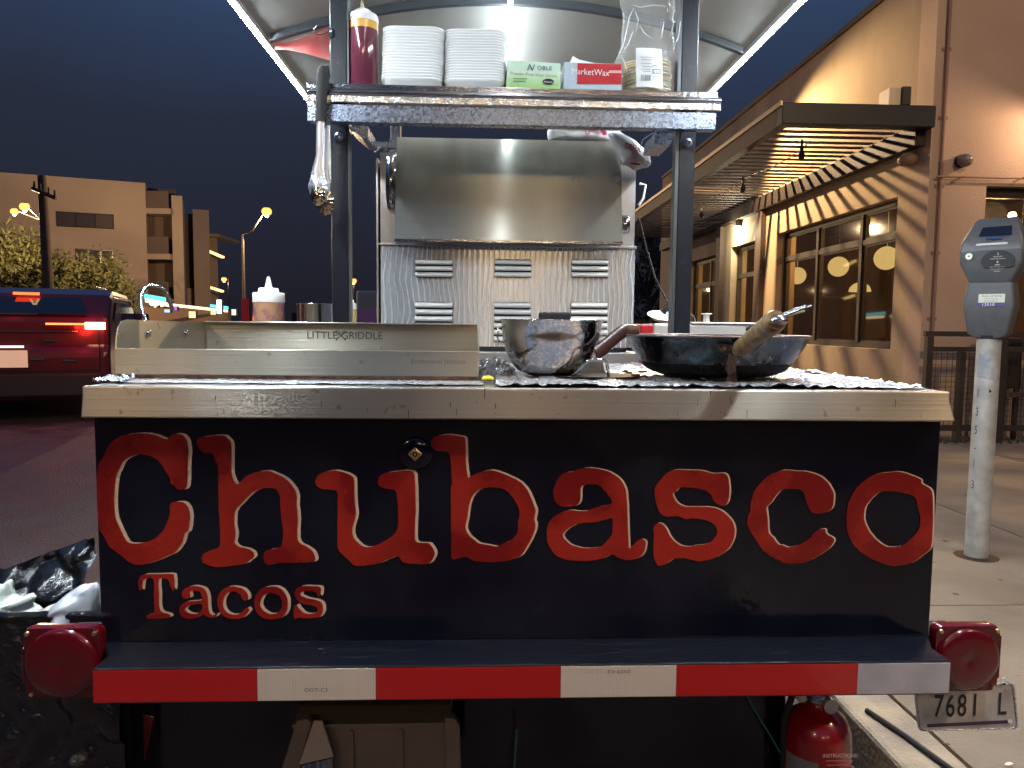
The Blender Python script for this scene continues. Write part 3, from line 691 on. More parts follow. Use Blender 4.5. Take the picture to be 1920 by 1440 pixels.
# rear glass
gl = [cpt(-CW+.22, .032, 1.18), cpt(-.22, .032, 1.18), cpt(-.30, .252, zr-.12), cpt(-CW+.30, .252, zr-.12)]
n_ = (gl[1]-gl[0]).cross(gl[3]-gl[0]).normalized()
n_ = n_ if n_.y < 0 else -n_
MB().prism([v + n_*.004 for v in gl], n_*.012).build('rear_window', M('tinted_glass', (.004,.002,.003), .08, coat=.6), car)
m_brake = E('brake_light', (1.0, .06, .015), 8.0)
m_brakehot = E('brake_light_core', (1.0, .42, .22), 16.0)
MB().prism([cpt(-CW/2+.28, .245, zr-.06), cpt(-CW/2+.06, .245, zr-.06), cpt(-CW/2+.06, .24, zr-.085), cpt(-CW/2+.28, .24, zr-.085)], (0,-.05,0)).build('high_brake_light', m_brake, car)
for sx, hot in ((-.04, 1), (-CW+.04, 1)):
    s0 = -1 if sx > -1 else 1
    def bx2(x0, x1, z0, z1, y=-.05, d=.05):
        return MB().prism([cpt(x0, y, z0), cpt(x1, y, z0), cpt(x1, y, z1), cpt(x0, y, z1)], uy*d)
    bx2(sx, sx+s0*.19, 1.03, 1.105).build('tail_light', m_brakehot, car)
    bx2(sx+s0*.205, sx+s0*.56, 1.075, 1.095).build('tail_light_bar', E('brake_bar', (1.0,.22,.06), 3.5), car)
    bx2(sx+s0*.205, sx+s0*.56, 1.03, 1.070).build('tail_light_lens', m_lens, car)
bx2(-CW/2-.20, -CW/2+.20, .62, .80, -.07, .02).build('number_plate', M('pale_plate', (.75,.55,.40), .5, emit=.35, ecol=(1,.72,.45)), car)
bx2(-CW/2-.17, -CW/2+.17, .83, .85, -.075, .02).build('plate_light', E('plate_lamp', (1,.8,.55), 3), car)
# chevron badge
em = MB(); 
for s0 in (-1, 1):
    em.prism([cpt(-CW/2+.28, .005, 1.29), cpt(-CW/2+.28+s0*.03, .005, 1.35), cpt(-CW/2+.28+s0*.045, .005, 1.35), cpt(-CW/2+.28+s0*.012, .005, 1.285)], (0,-.02,0))
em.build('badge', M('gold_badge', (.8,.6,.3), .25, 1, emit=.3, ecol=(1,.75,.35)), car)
bx2(-CW+.3, -.3, 1.00, 1.012, -.055, .03).build('trim_strip', m_chrome, car)
for (x_, z_) in ((-.62,.90),(-.75,.70),(-.45,.68),(-1.3,.97)):
    bx2(x_, x_+.12, z_, z_+.018, -.058, .02).build('reflector', m_chrome, car)
MB().tube([cpt(-.10,-.047,.60), cpt(-.10,-.045,.80), cpt(-.12,.028,1.14)], .006, 6).build('gate_seam', m_dark, car)
bx2(-CW+.1, -.1, .575, .585, -.050, .02).build('gate_seam', m_dark, car)
# side windows
for y0_, y1_, y2_, y3_ in ((.42,.62,1.15,1.15), (1.22,1.22,2.0,2.0), (2.07,2.07,2.65,3.05)):
    vs = [cpt(.004, y0_-.08, 1.13), cpt(.004, y3_, 1.13), cpt(.004, y2_, zr-.14), cpt(.004, y1_, zr-.14)]
    MB().prism(vs, ux*.012).build('side_window', M('side_glass', (.02,.014,.01), .06, coat=1), car)
MB().tube([cpt(.012,.35,zr-.10), cpt(.012,2.35,zr-.08), cpt(.012,2.9,zr-.22), cpt(.012,3.25,1.14)], .014, 6).build('window_trim', m_chrome, car)
MB().prism([cpt(.0,2.9,1.10), cpt(.0,3.1,1.10), cpt(.0,3.08,1.22), cpt(.0,2.95,1.24)], ux*.2).build('side_mirror', m_car, car, bevel=.02)
for yy in (.85, 3.75):
    for xx in (-.02, -CW+.22):
        w = MB(True).cyl(cpt(xx, yy, .35), cpt(xx-.20, yy, .35), .35, n=28).build('wheel', m_rubber, car)
        MB().cyl(cpt(xx+.012, yy, .35), cpt(xx-.03, yy, .35), .22, n=24).build('rim', m_chrome, w)
for x_ in (-.03,): MB().tube([cpt(-.20,.6,zr+.03), cpt(-.20,1.6,zr+.04), cpt(-.20,2.4,zr-.01)], .015, 6).build('roof_rail', m_chrome, car)
point('brake_glow', cpt(-.30, -.40, 1.05), 7, (1.0, .03, .02), .08, car)
point('brake_glow', cpt(-CW+.2, -.30, 1.05), 5, (1.0, .03, .02), .08, car)
point('high_brake_glow', cpt(-CW/2, -.25, zr-.1), 1.5, (1.0, .03, .02), .06, car)

# ---------------------------------------------------------------- fence by the end wall
fy = NY-0.32
fx0 = P(1733, 640, fy).x
fe = empty('railing', (fx0, fy, .12), 'dark metal railing with wire mesh standing before the pink end wall', 'fence')
zt = P(1760, 621, fy).z; zm = P(1760, 650, fy).z; zb = P(1780, 797, fy).z
MB().box(fx0, fx0+3.6, fy-.02, fy+.02, zt-.045, zt).build('top_rail', m_bronze, fe)
MB().box(fx0+.03, fx0+3.6, fy-.018, fy+.018, zm-.04, zm).build('middle_rail', m_bronze, fe)
MB().box(fx0+.03, fx0+3.6, fy-.018, fy+.018, zb-.05, zb).build('bottom_rail', m_bronze, fe)
for px in (1733, 1795, 1872, 1960, 2050):
    x_ = P(px, 700, fy).x
    MB().box(x_, x_+.055, fy-.026, fy+.026, .12, zt-.046 if px in (1733, 1872, 2050) else zm-.041).build('post', m_bronze, fe)
w = MB(); x_ = fx0+.06
while x_ < fx0+3.5:
    w.box(x_, x_+.004, fy-.006, fy-.002, zb, zm-.04); x_ += .05
z_ = zb+.03
while z_ < zm-.05:
    w.box(fx0+.06, fx0+3.5, fy-.001, fy+.003, z_, z_+.004); z_ += .05
w.build('wire_mesh', m_bronze, fe, kind='stuff')
# dark planter and chair shapes behind the railing
p = P(1845, 700, NY-.15)
pl = empty('patio_chair', (p.x, NY-.17, .12), 'dark rounded patio chair back standing behind the railing', 'chair')
MB().box(p.x-.05, p.x+.35, NY-.14, NY-.10, .6, 1.05).box(p.x-.05, p.x-.01, NY-.14, NY-.10, .12, .6).box(p.x+.31, p.x+.35, NY-.14, NY-.10, .12, .6).build('frame', m_bronze, pl, bevel=.01)
MB().box(p.x-.04, p.x+.34, NY-.26, NY-.145, .52, .56).build('seat', m_beam, pl)
gr = MB(); rnd = random.Random(5)
for k in range(260):
    q = Vector((fx0+.1+rnd.random()*3, fy+rnd.uniform(-.1,.12), .12)); d = Vector((rnd.gauss(0,.03), rnd.gauss(0,.03), rnd.uniform(.03,.08)))
    gr.add([q, q+Vector((.012,0,0)), q+d], [(0,1,2)], False)
gr.build('ground_cover', m_fol2, kind='stuff')

# ================================================================ TACO CART
YC, YP, YT, YPOST, YS = 1.20, 1.235, 1.135, 1.80, 1.73
CT = P(960, 729, YC).z                       # counter top height
xl = P(153, 727, YC).x; xr = P(1782, 733, YC).x
pl0 = P(184, 990, YP).x; pr0 = P(1752, 990, YP).x
zbot = P(960, 1198, YP).z; zpt = P(960, 787, YC).z
YB = 3.05
cart = empty('food_cart', ((xl+xr)/2, YP, 0), 'black taco cart trailer with steel counter, red lettering, striped bumper and lit white canopy', 'food cart')
def cb(x0, x1, y0, y1, z0, z1, name, m, bevel=0, parent=cart, **kw):
    return MB().box(x0, x1, y0, y1, z0, z1).build(name, m, parent, bevel=bevel, **kw)
cb(pl0, pr0, YP, YP+.02, zbot-.02, zpt-.001, 'front_panel', m_black)
cb(pl0, pl0+.02, YP+.021, YB, zbot-.06, zpt-.001, 'side_panel', m_black)
cb(pr0-.02, pr0, YP+.021, YB, zbot-.06, zpt-.001, 'side_panel', m_black)
cb(pl0+.021, pr0-.021, YB-.02, YB, zbot-.06, zpt-.001, 'back_panel', m_black)
cb(pl0+.021, pr0-.021, YP+.021, YB-.021, zbot-.02, zbot+.0, 'floor_pan', m_dark)
# steel counter: front band tapers to the panel at both ends
prof = [(xl, CT), (xl, CT-.012), (pl0-.004, zpt), (pr0+.004, zpt), (xr, CT-.014), (xr, CT)]
b = MB(); b.prism([(x, YC, z) for x, z in prof], (0, .018, 0)); b.build('counter_front', m_edge, cart, bevel=.0025)
cb(xl+.001, xr-.001, YC+.0181, YB+.03, CT-.014, CT-.0005, 'counter_top', steel('counter_top_steel', (0.55,0.54,0.52), .3, stain=(.2,.14,.1)), .002)
b = MB(); b.prism([(xl+.0005, YC+.019, CT-.015), (pl0-.004, YC+.019, zpt), (pl0-.004, YB, zpt), (xl+.0005, YB, CT-.015)], (.004,0,0)); b.build('counter_side', m_edge, cart)
b = MB(); b.prism([(xr-.0005, YC+.019, CT-.015), (pr0+.004, YC+.019, zpt), (pr0+.004, YB, zpt), (xr-.0005, YB, CT-.015)], (-.004,0,0)); b.build('counter_side', m_edge, cart)

rnd = random.Random(31); m_grease = M('brown_grease', (.10,.055,.02), .3, coat=.5)
b = MB()
for k in range(46):
    px = rnd.choice((rnd.uniform(190,1740), rnd.gauss(1330,40), rnd.gauss(870,60))); py = rnd.uniform(735,780); q = P(px, py, YC-.0006); s = rnd.uniform(.0006,.0016); l = s*rnd.choice((1,1,1.6,6,12))
    b.add([q+Vector((-s*.5,0,l*.4)), q+Vector((0,0,l*.55)), q+Vector((s*.5,0,l*.4)), q+Vector((s*.4,0,-l*.4)), q+Vector((0,0,-l*.6)), q+Vector((-s*.4,0,-l*.4))], [(0,1,2,3,4,5)], False)
b.build('grease_spots', m_grease, cart, kind='stuff')
b = MB(); m_scr = M('pale_scuff', (.20,.22,.25), .5)
for k in range(60):
    q = P(rnd.uniform(250,1700), rnd.uniform(1205,1242), YT+.04); z_ = zb1s = P(960,1247,YT).z+.0006; x_ = q.x; y_ = rnd.uniform(YT+.008, YP-.01); L_ = rnd.choice((.001,.0015,.012,.03)); w_ = rnd.uniform(.0004,.0009); dy = rnd.uniform(-.003,.003)
    b.add([(x_,y_,z_),(x_+L_,y_+dy,z_),(x_+L_,y_+dy+w_,z_),(x_,y_+w_,z_)], [(0,1,2,3)], False)
b.build('scuff_marks', m_scr, cart, kind='stuff')

# bumper shelf and tape
zb1 = P(960, 1247, YT).z
bx0 = P(174, 1280, YT).x; bx1 = P(1780, 1275, YT).x
z_t0 = P(960, 1309, YT).z
b = MB(); b.prism([(bx0, YT+.001, zb1), (bx1, YT+.001, zb1), (bx1-.0, YT+.05, zb1), (pr0+.0, YP-.001, zb1), (pl0+.0, YP-.001, zb1), (bx0, YT+.05, zb1)], (0,0,-.012))
b.build('bumper_top', m_black_rough, cart, bevel=.002)
cb(bx0, bx1, YT+.001, YT+.013, z_t0-.002, zb1-.0125, 'bumper_face', m_black_rough)
cb(bx0+.02, bx1-.02, YT+.014, YT+.09, z_t0+.002, z_t0+.006, 'bumper_flange', m_black_rough)
segs = [174, 482.5, 705, 1051, 1268, 1607, 1780]
for k in range(6):
    a = P(segs[k], 1280, YT).x + .0004; b_ = P(segs[k+1], 1280, YT).x - .0004
    cb(a, b_, YT-.0006, YT+.0004, z_t0+.0005, zb1-.003, 'reflective_tape', (m_tape_red, m_tape_white)[k % 2] if k < 5 else M('scuffed_grey_tape', (.50,.50,.53), .35, c2=(.40,.40,.43), nscale=20, coat=.3),
       label=('red reflective tape at the left end', 'white reflective tape second from left', 'long dark red reflective tape in the middle', 'white reflective tape right of centre', 'long red reflective tape at right', 'scuffed grey reflective tape at the right end')[k])

# flat text helper (front facing -Y)
def text(s, size, at, name, m, parent=None, rot=(R(90),0,0), sx=1.0, align='CENTER', ext=0.0, shear=0.0, space=1.0, bold=0.0, **kw):
    cu = bpy.data.curves.new(name, 'FONT'); cu.body = s; cu.size = size; cu.align_x = align; cu.align_y = 'CENTER'
    cu.extrude = ext; cu.shear = shear; cu.space_character = space; cu.offset = bold; cu.resolution_u = 3
    t = bpy.data.objects.new(name, cu); me = bpy.data.meshes.new_from_object(t); bpy.data.objects.remove(t); bpy.data.curves.remove(cu)
    me.materials.clear(); me.materials.append(m); me.name = name
    o = bpy.data.objects.new(name, me); col.objects.link(o)
    o.matrix_basis = Matrix.LocRotScale(Vector(at), Euler(rot), Vector((sx,1,1)))
    adopt(o, parent); return tag(o, **kw) if kw else o
text('DOT-C2', .008, P(593, 1294, YT-.0011), 'tape_print', m_ink_g, cart, sx=1.25)
text('DOT-C2', .008, P(1160, 1259, YT-.0011), 'tape_print', m_ink_g, cart, rot=(R(90), R(180), 0), sx=1.25)

# lettering traced as flat painted shapes with a cream drop edge
def smooth(poly, n=3):
    out = []; N = len(poly); rnd = random.Random(len(poly))
    for i in range(N):
        p0, p1, p2, p3 = [Vector(poly[(i+d) % N]) for d in (-1,0,1,2)]
        for k in range(n):
            t = k/n
            q = 0.5*((2*p1)+(p2-p0)*t+(2*p0-5*p1+4*p2-p3)*t*t+(3*p1-p0-3*p2+p3)*t**3)
            out.append((q.x + rnd.uniform(-1.2,1.2), q.y + rnd.uniform(-1.2,1.2)))
    return out
def letter(loops, ox, oy, s, dx, dy):
    loops = [smooth([Vector((x, y, 0)) for x, y in l]) for l in loops]
    tri = tessellate_polygon([[Vector((x, y, 0)) for x, y in l] for l in loops])
    flat = [q for l in loops for q in l]
    res = []
    for sh, y_, m, nm in ((0, YP-.0016, m_red, 'letter'), (1, YP-.0007, m_cream, 'letter_edge')):
        vs = [P(ox + x/s + dx*sh, oy + y/s + dy*sh, y_) for x, y in flat]
        b = MB(); b.add(vs, [tuple(t) for t in tri], False)
        o = b.build(nm, m, cart if not sh else res[0]); res.append(o)
    return res
A1, A2, A3, A4 = (160,780,3.6), (560,780,3.6), (980,780,3.6), (1360,800,3.789)
L_C = [(345,118),(420,118),(490,135),(548,158),(580,130),(610,120),(655,128),(682,160),(692,200),(696,250),(690,330),(690,420),(680,482),(650,500),(618,490),(600,468),(575,455),(572,430),(540,370),(500,310),(450,275),(380,258),(320,268),(262,300),(235,350),(205,420),(194,560),(200,660),(225,740),(265,820),(300,858),(400,855),(470,825),(520,780),(550,720),(570,660),(572,600),(600,580),(660,582),(692,612),(706,660),(704,720),(694,775),(672,792),(655,850),(610,915),(540,950),(470,980),(380,1003),(300,990),(240,940),(160,880),(125,810),(95,760),(85,680),(78,560),(80,420),(88,330),(125,270),(155,205),(190,165),(260,130)]
L_h = [(750,170),(770,148),(840,135),(930,132),(962,152),(985,190),(985,300),(990,400),(1015,455),(1040,452),(1080,410),(1150,380),(1230,370),(1300,395),(1360,430),(1410,490),(1428,540),(1425,600),(1435,700),(1430,800),(1445,855),(1500,885),(1540,920),(1548,980),(1450,990),(1300,992),(1240,1005),(1208,985),(1203,940),(1225,905),(1300,890),(1325,870),(1335,790),(1325,700),(1315,600),(1315,550),(1300,510),(1270,488),(1200,488),(1130,515),(1070,575),(1025,620),(1008,660),(1005,730),(1015,800),(1006,850),(1030,880),(1090,895),(1130,915),(1140,945),(1115,970),(1080,995),(1000,1010),(900,1020),(820,1005),(785,975),(795,935),(850,905),(905,880),(910,800),(905,700),(900,600),(898,400),(893,330),(870,290),(862,258),(800,245),(765,215)]
L_u = [(113,440),(130,400),(180,375),(250,368),(320,385),(365,410),(375,450),(378,560),(385,640),(382,690),(362,760),(368,810),(395,850),(440,882),(500,880),(560,855),(610,825),(650,790),(670,740),(672,640),(665,560),(650,500),(580,488),(540,465),(537,420),(570,390),(640,375),(740,368),(778,385),(785,440),(790,560),(788,680),(785,835),(830,855),(880,860),(912,905),(915,940),(890,985),(850,1000),(750,997),(700,985),(670,945),(620,960),(540,995),(450,1010),(380,1010),(340,975),(300,940),(265,895),(262,800),(262,600),(262,520),(240,500),(170,495),(125,475)]
L_b = [(893,180),(915,145),(985,125),(1080,135),(1122,150),(1126,220),(1130,330),(1142,415),(1155,410),(1210,385),(1290,365),(1370,385),(1440,415),(1500,450),(1550,510),(1580,580),(1600,640),(1590,700),(1600,740),(1575,820),(1530,900),(1495,945),(1420,975),(1340,985),(1260,985),(1180,975),(1130,950),(1090,958),(1035,965),(1030,900),(1030,830),(1027,600),(1028,480),(1035,440),(1020,270),(990,240),(930,235),(900,210)]
L_b2 = [(1225,495),(1290,482),(1370,490),(1420,520),(1465,580),(1490,650),(1480,720),(1475,790),(1430,840),(1390,855),(1340,880),(1280,870),(1220,860),(1190,840),(1145,800),(1125,745),(1140,680),(1150,600),(1180,530)]
L_a = [(213,480),(240,420),(280,385),(340,375),(420,350),(500,355),(580,375),(650,420),(690,480),(703,560),(708,700),(716,880),(735,880),(780,838),(820,835),(830,870),(812,930),(760,965),(700,972),(640,955),(605,935),(540,960),(470,975),(380,977),(290,970),(225,940),(185,890),(165,840),(165,760),(190,700),(240,660),(310,635),(380,640),(440,637),(510,612),(590,595),(600,575),(575,530),(520,470),(470,460),(410,468),(392,490),(390,560),(370,598),(310,612),(250,608),(220,575),(207,530)]
L_a2 = [(590,690),(605,690),(605,790),(570,840),(530,880),(470,890),(400,890),(330,870),(290,840),(270,810),(285,780),(340,740),(400,722),(500,715)]
L_s = [(890,520),(900,470),(940,420),(980,380),(1040,363),(1130,365),(1220,370),(1280,388),(1350,385),(1385,410),(1395,480),(1392,560),(1370,600),(1340,605),(1290,575),(1270,530),(1220,498),(1130,483),(1060,483),(1035,510),(1012,525),(1035,575),(1090,610),(1200,612),(1300,620),(1370,660),(1420,720),(1432,790),(1405,875),(1340,935),(1260,970),(1180,980),(1120,965),(1030,960),(980,990),(930,1012),(900,990),(882,930),(885,800),(880,760),(910,722),(950,735),(975,770),(1000,820),(1050,865),(1110,882),(1180,870),(1230,865),(1280,840),(1312,790),(1300,740),(1240,705),(1160,690),(1100,695),(1040,675),(970,680),(925,650),(905,600)]
L_c = [(160,640),(175,600),(180,540),(205,460),(250,400),(300,350),(350,330),(410,310),(500,315),(570,318),(620,330),(680,355),(720,390),(750,430),(770,480),(765,560),(740,595),(690,615),(620,612),(590,570),(570,520),(555,465),(510,445),(410,445),(360,490),(320,545),(292,575),(300,640),(308,750),(340,790),(375,835),(400,840),(450,858),(520,840),(590,800),(630,755),(665,730),(710,728),(718,760),(770,795),(765,830),(730,870),(640,930),(560,965),(480,972),(420,965),(350,935),(270,880),(215,800),(170,730),(157,680)]
L_o = [(862,620),(870,560),(895,490),(945,420),(1000,375),(1060,340),(1150,325),(1240,320),(1320,345),(1390,375),(1396,405),(1450,435),(1472,480),(1476,600),(1472,750),(1460,860),(1400,915),(1320,970),(1200,990),(1100,965),(1000,915),(920,850),(870,760),(860,700)]
L_o2 = [(1060,490),(1110,462),(1200,460),(1280,475),(1345,500),(1365,560),(1385,650),(1378,720),(1340,775),(1270,835),(1230,850),(1150,852),(1080,810),(1030,755),(995,690),(985,630),(1000,560)]
for lp, (ox, oy, s_), dx, dy in (([L_C], A1, 7.2, -1.5), ([L_h], A1, 6.2, -1.5), ([L_u], A2, 5.8, -1.5), ([L_b, L_b2], A2, 4.8, -1.5), ([L_a, L_a2], A3, 3.8, -1), ([L_s], A3, 3.0, -1.2), ([L_c], A4, 3.0, -1.2), ([L_o, L_o2], A4, 2.8, -1)):
    letter(lp, ox, oy, s_, dx, dy)
T_T = [(358,1120),(375,1080),(420,1068),(500,1066),(585,1066),(598,1085),(603,1150),(592,1178),(575,1150),(562,1108),(540,1100),(497,1102),(497,1200),(505,1310),(560,1335),(575,1350),(555,1362),(470,1368),(415,1365),(415,1345),(455,1330),(465,1310),(462,1200),(460,1102),(400,1100),(388,1125),(382,1172),(365,1172)]
T_a = [(650,1200),(665,1170),(700,1152),(750,1148),(800,1165),(822,1200),(828,1250),(835,1320),(860,1345),(888,1330),(885,1350),(850,1362),(810,1350),(790,1342),(740,1365),(690,1368),(645,1350),(635,1320),(640,1285),(680,1255),(740,1248),(785,1240),(780,1200),(755,1180),(715,1180),(705,1195),(710,1220),(690,1232),(660,1230)]
T_a2 = [(785,1270),(785,1310),(750,1335),(700,1330),(672,1310),(690,1285),(740,1272)]
T_c = [(890,1250),(905,1200),(945,1160),(1000,1150),(1060,1165),(1092,1195),(1100,1225),(1085,1245),(1060,1240),(1045,1205),(1010,1185),(965,1190),(935,1230),(930,1280),(950,1320),(990,1340),(1040,1335),(1085,1295),(1105,1302),(1100,1325),(1060,1360),(1000,1372),(940,1355),(905,1315)]
T_o = [(1140,1260),(1155,1205),(1190,1165),(1250,1150),(1310,1160),(1350,1200),(1366,1250),(1362,1310),(1335,1350),(1280,1372),(1210,1368),(1160,1330)]
T_o2 = [(1180,1260),(1200,1215),(1245,1195),(1300,1208),(1325,1240),(1328,1290),(1305,1322),(1260,1338),(1210,1320),(1185,1290)]
T_s = [(1415,1215),(1420,1175),(1455,1150),(1520,1148),(1585,1155),(1587,1200),(1575,1220),(1555,1190),(1500,1180),(1455,1190),(1460,1215),(1510,1232),(1570,1245),(1602,1275),(1600,1330),(1570,1360),(1500,1365),(1440,1362),(1415,1370),(1408,1340),(1405,1290),(1425,1275),(1445,1300),(1475,1330),(1530,1335),(1565,1320),(1560,1290),(1510,1275),(1450,1260)]
for lp in ([T_T], [T_a, T_a2], [T_c], [T_o, T_o2], [T_s]):
    letter(lp, 160, 780, 3.6, 6.0, -2.2)

# round latch with square key hole
p = P(779, 850, YP)
b = MB(True); 
prof = [(.001, .006), (.012, .006), (.0245, .0045), (.0285, .002), (.029, 0.0)]
vs = [(r, z) for r, z in prof]
mb_ = MB(True); mb_.lathe(vs, (0,0,0), 32)
lt = mb_.build('latch', m_black, cart); lt.rotation_euler = (R(90),0,0); lt.location = (p.x, YP-.0003, p.z); lt.matrix_parent_inverse = world_of(cart).inverted()
q = p + Vector((0,-.0075,0)); sq = .0105
MB().add([q+Vector((sq,0,0)), q+Vector((0,0,sq)), q+Vector((-sq,0,0)), q+Vector((0,0,-sq))], [(0,1,2,3)], False).build('key_hole', m_ink, cart)
b = MB()
for k in range(4):
    a0 = Vector((math.cos(k*PI/2), 0, math.sin(k*PI/2)))*sq; a1 = Vector((math.cos((k+1)*PI/2), 0, math.sin((k+1)*PI/2)))*sq
    b.cyl(q+a0, q+a1, .0011, n=6)
b.tube([q+Vector((.006*math.cos(t/12*2*PI), -.001, .006*math.sin(t/12*2*PI))) for t in range(12)], .0013, 6, closed=True)
b.cyl(q+Vector((0,.001,0)), q+Vector((0,-.003,0)), .0022, n=10)
b.build('key_bolt', m_brass, cart)

# lower frame, trailer axle, wheels
YL = 1.40
cb(pl0+.01, P(1470, 1380, YL).x, YL, YL+.02, .14, zbot-.03, 'lower_panel', m_black)
cb(pl0+.05, pr0-.05, 1.9, 1.96, .42, zbot-.03, 'cross_member', m_dark)
for xx in (pl0+.06, pr0-.10): cb(xx, xx+.05, YP+.03, YB, zbot-.10, zbot-.03+.005, 'chassis_rail', m_dark)
MB().cyl((pl0+.05, 2.5, .32), (pr0-.05, 2.5, .32), .03).build('axle', m_dark, cart)
for xx, s0 in ((pl0-.02, -1), (pr0-.20, -1)):
    pass
wz = P(1605, 1300, 2.3)
for xx in (pl0+.01, pr0-.19):
    w = MB(True)
    w.lathe([(.13,-.0),(.20,-.005),(.262,-.0),(.272,.03),(.272,.13),(.262,.16),(.20,.165),(.13,.16)], (0,0,0), 36)
    wo = w.build('tyre', m_rubber, cart); wo.rotation_euler = (0, R(90), 0); wo.location = (xx, 2.35, .272); wo.matrix_parent_inverse = world_of(cart).inverted()
    MB(True).cyl((xx+.02, 2.35, .272), (xx+.14, 2.35, .272), .135, n=28).build('rim', m_galv, cart)
# dim red reflection in the lower panel, painted on as a slanting strip
b = MB(); b.prism([P(243,1335,YL-.002), P(288,1345,YL-.002), P(268,1440,YL-.002), P(230,1470,YL-.002)], (0,.0015,0)); b.build('red_reflection', M('dull_red_reflection', (.14,.012,.01), .5), cart)
# grey bin hanging under the bumper
YBn = 1.30
bi = empty('storage_bin', (P(700, 1400, YBn).x, YBn, .12), 'smoky brown plastic storage bin with side latches stowed under the bumper', 'storage bin')
m_bin = M('smoky_bin_plastic', (.19,.15,.11), .35, c2=(.13,.105,.08), nscale=5, coat=.2)
x0 = P(560, 1400, YBn).x; x1 = P(845, 1400, YBn).x; zt_ = P(700, 1364, YBn).z
b = MB(); b.prism([(x0, YBn, zt_), (x1, YBn, zt_), (x1-.012, YBn+.015, .125), (x0+.012, YBn+.015, .125)], (0,.004,0))
b.box(x0+.0, x0+.004, YBn+.02, YBn+.09, .125, zt_).box(x1-.004, x1, YBn+.02, YBn+.09, .125, zt_).box(x0+.013, x1-.013, YBn+.02, YBn+.09, .12, .124)
b.build('body', m_bin, bi)
MB().box(x0-.01, x1+.0, YBn-.006, YBn+.094, zt_+.001, zt_+.010).build('lid', m_bin, bi, bevel=.002)
for px in (660, 752): 
    xx = P(px, 1400, YBn).x; MB().box(xx-.003, xx+.003, YBn-.003, YBn+.001, .2, zt_-.004).build('rib', m_bin, bi)
b = MB(); b.prism([P(833,1346,YBn-.012), P(853,1348,YBn-.012), P(862,1362,YBn-.012), P(866,1500,YBn-.012), P(836,1500,YBn-.012)], (0,.02,0)); b.build('latch', m_bin, bi, bevel=.003)
b = MB(); b.prism([P(556,1352,YBn-.012), P(575,1348,YBn-.012), P(585,1356,YBn-.012), P(545,1500,YBn-.012), P(510,1500,YBn-.012)], (0,.02,0)); b.build('latch', m_bin, bi, bevel=.003)
b = MB(); b.prism([P(588,1352,YBn-.02), P(604,1352,YBn-.02), P(626,1420,YBn-.02), P(560,1435,YBn-.02)], (0,.006,0)); b.build('corner_guard', M('pale_guard', (.42,.35,.27), .4), bi, bevel=.002)
b = MB(); b.prism([P(566,1436,YBn-.018), P(622,1422,YBn-.018), P(626,1500,YBn-.018), P(556,1500,YBn-.018)], (0,.006,0)); b.build('blue_cloth', M('denim_blue', (.03,.05,.11), .8, c2=(.25,.28,.30), nscale=30, stretch=(8,1,1)), bi)
# teal cords
m_teal = M('teal_cord', (.02,.16,.15), .6)
tag(MB().tube([P(969,1368,1.36), P(967,1400,1.36), P(964,1450,1.36), P(960,1500,1.37)], .0022, 6).build('teal_cord', m_teal), 'short teal braided cord hanging straight down right of the storage bin', 'cord')
tag(MB().tube([P(1398,1300,1.36), P(1414,1330,1.36), P(1440,1372,1.36), P(1468,1420,1.36), P(1480,1500,1.37)], .0018, 6).build('teal_cord', m_teal), 'slanting teal braided cord left of the fire extinguisher', 'cord')

# tail lights
def tail_light(px0, py0, px1, py1, Yl, lab, side):
    a = P(px0, py1, Yl); c = P(px1, py0, Yl); cx, cz = (a.x+c.x)/2, (a.z+c.z)/2; w, h = c.x-a.x, c.z-a.z
    root = MB()
    rings = []
    for yy, k in ((.022, .97), (.006, 1.0), (0.0, .97)):
        rings.append([Vector((cx + p.x, Yl+yy, cz + p.y)) for p in rrect(0,0,0,w*k,h*k,.014)])
    t = MB(True).loft(rings).build('tail_light', m_lens, cart, label=lab)
    lz = MB(True)
    for k, (r0, yy) in enumerate(((.475,-.001),(.47,-.006),(.44,-.009))): pass
    prof = [(w*.47, .0), (w*.465, .006), (w*.43, .0085), (w*.32, .0105), (w*.18, .0115), (w*.10, .011), (.001, .0085)]
    o = lz.lathe(prof, (0,0,0), 40).build('lens', m_lens, t); o.rotation_euler = (R(90),0,0); o.location = (cx, Yl+.0005, cz); o.matrix_parent_inverse = world_of(t).inverted()
    ring = MB().tube([Vector((cx + w*.455*math.cos(2*PI*k/40), Yl-.004, cz + w*.455*math.sin(2*PI*k/40))) for k in range(40)], .0018, 6, closed=True).build('lens_rim', m_lens, t)
    MB(True).lathe([(w*.13,0),(w*.10,.002),(.001,.003)], (0,0,0), 20)
    for ux_, uz_ in ((-.43,.42),(.43,.42),(-.40,-.43),(.42,-.42)):
        q = Vector((cx+w*ux_, Yl-.001, cz+h*uz_)); MB(True).cyl(q, q+Vector((0,-.004,0)), .0042, .0032, 10).build('screw', m_brass, t)
    if side: MB().box(cx+w*.505, cx+w*.54, Yl+.003, Yl+.04, cz-h*.32, cz+h*.33).build('side_marker', m_lens, t, bevel=.002)
    else: MB().box(cx-w*.54, cx-w*.505, Yl+.003, Yl+.04, cz-h*.3, cz+h*.2).build('side_marker', m_lens, t, bevel=.002)
    MB().box(cx-w*.3, cx+w*.3, Yl+.046, Yl+.12, cz-.03, cz+.02).build('bracket', m_dark, t)
    return t
tail_light(47, 1176, 188, 1310, 1.20, 'left tail light in front of the black bag', 0)
tail_light(1748, 1172, 1878, 1298, 1.23, 'right tail light above the number plate', 1)
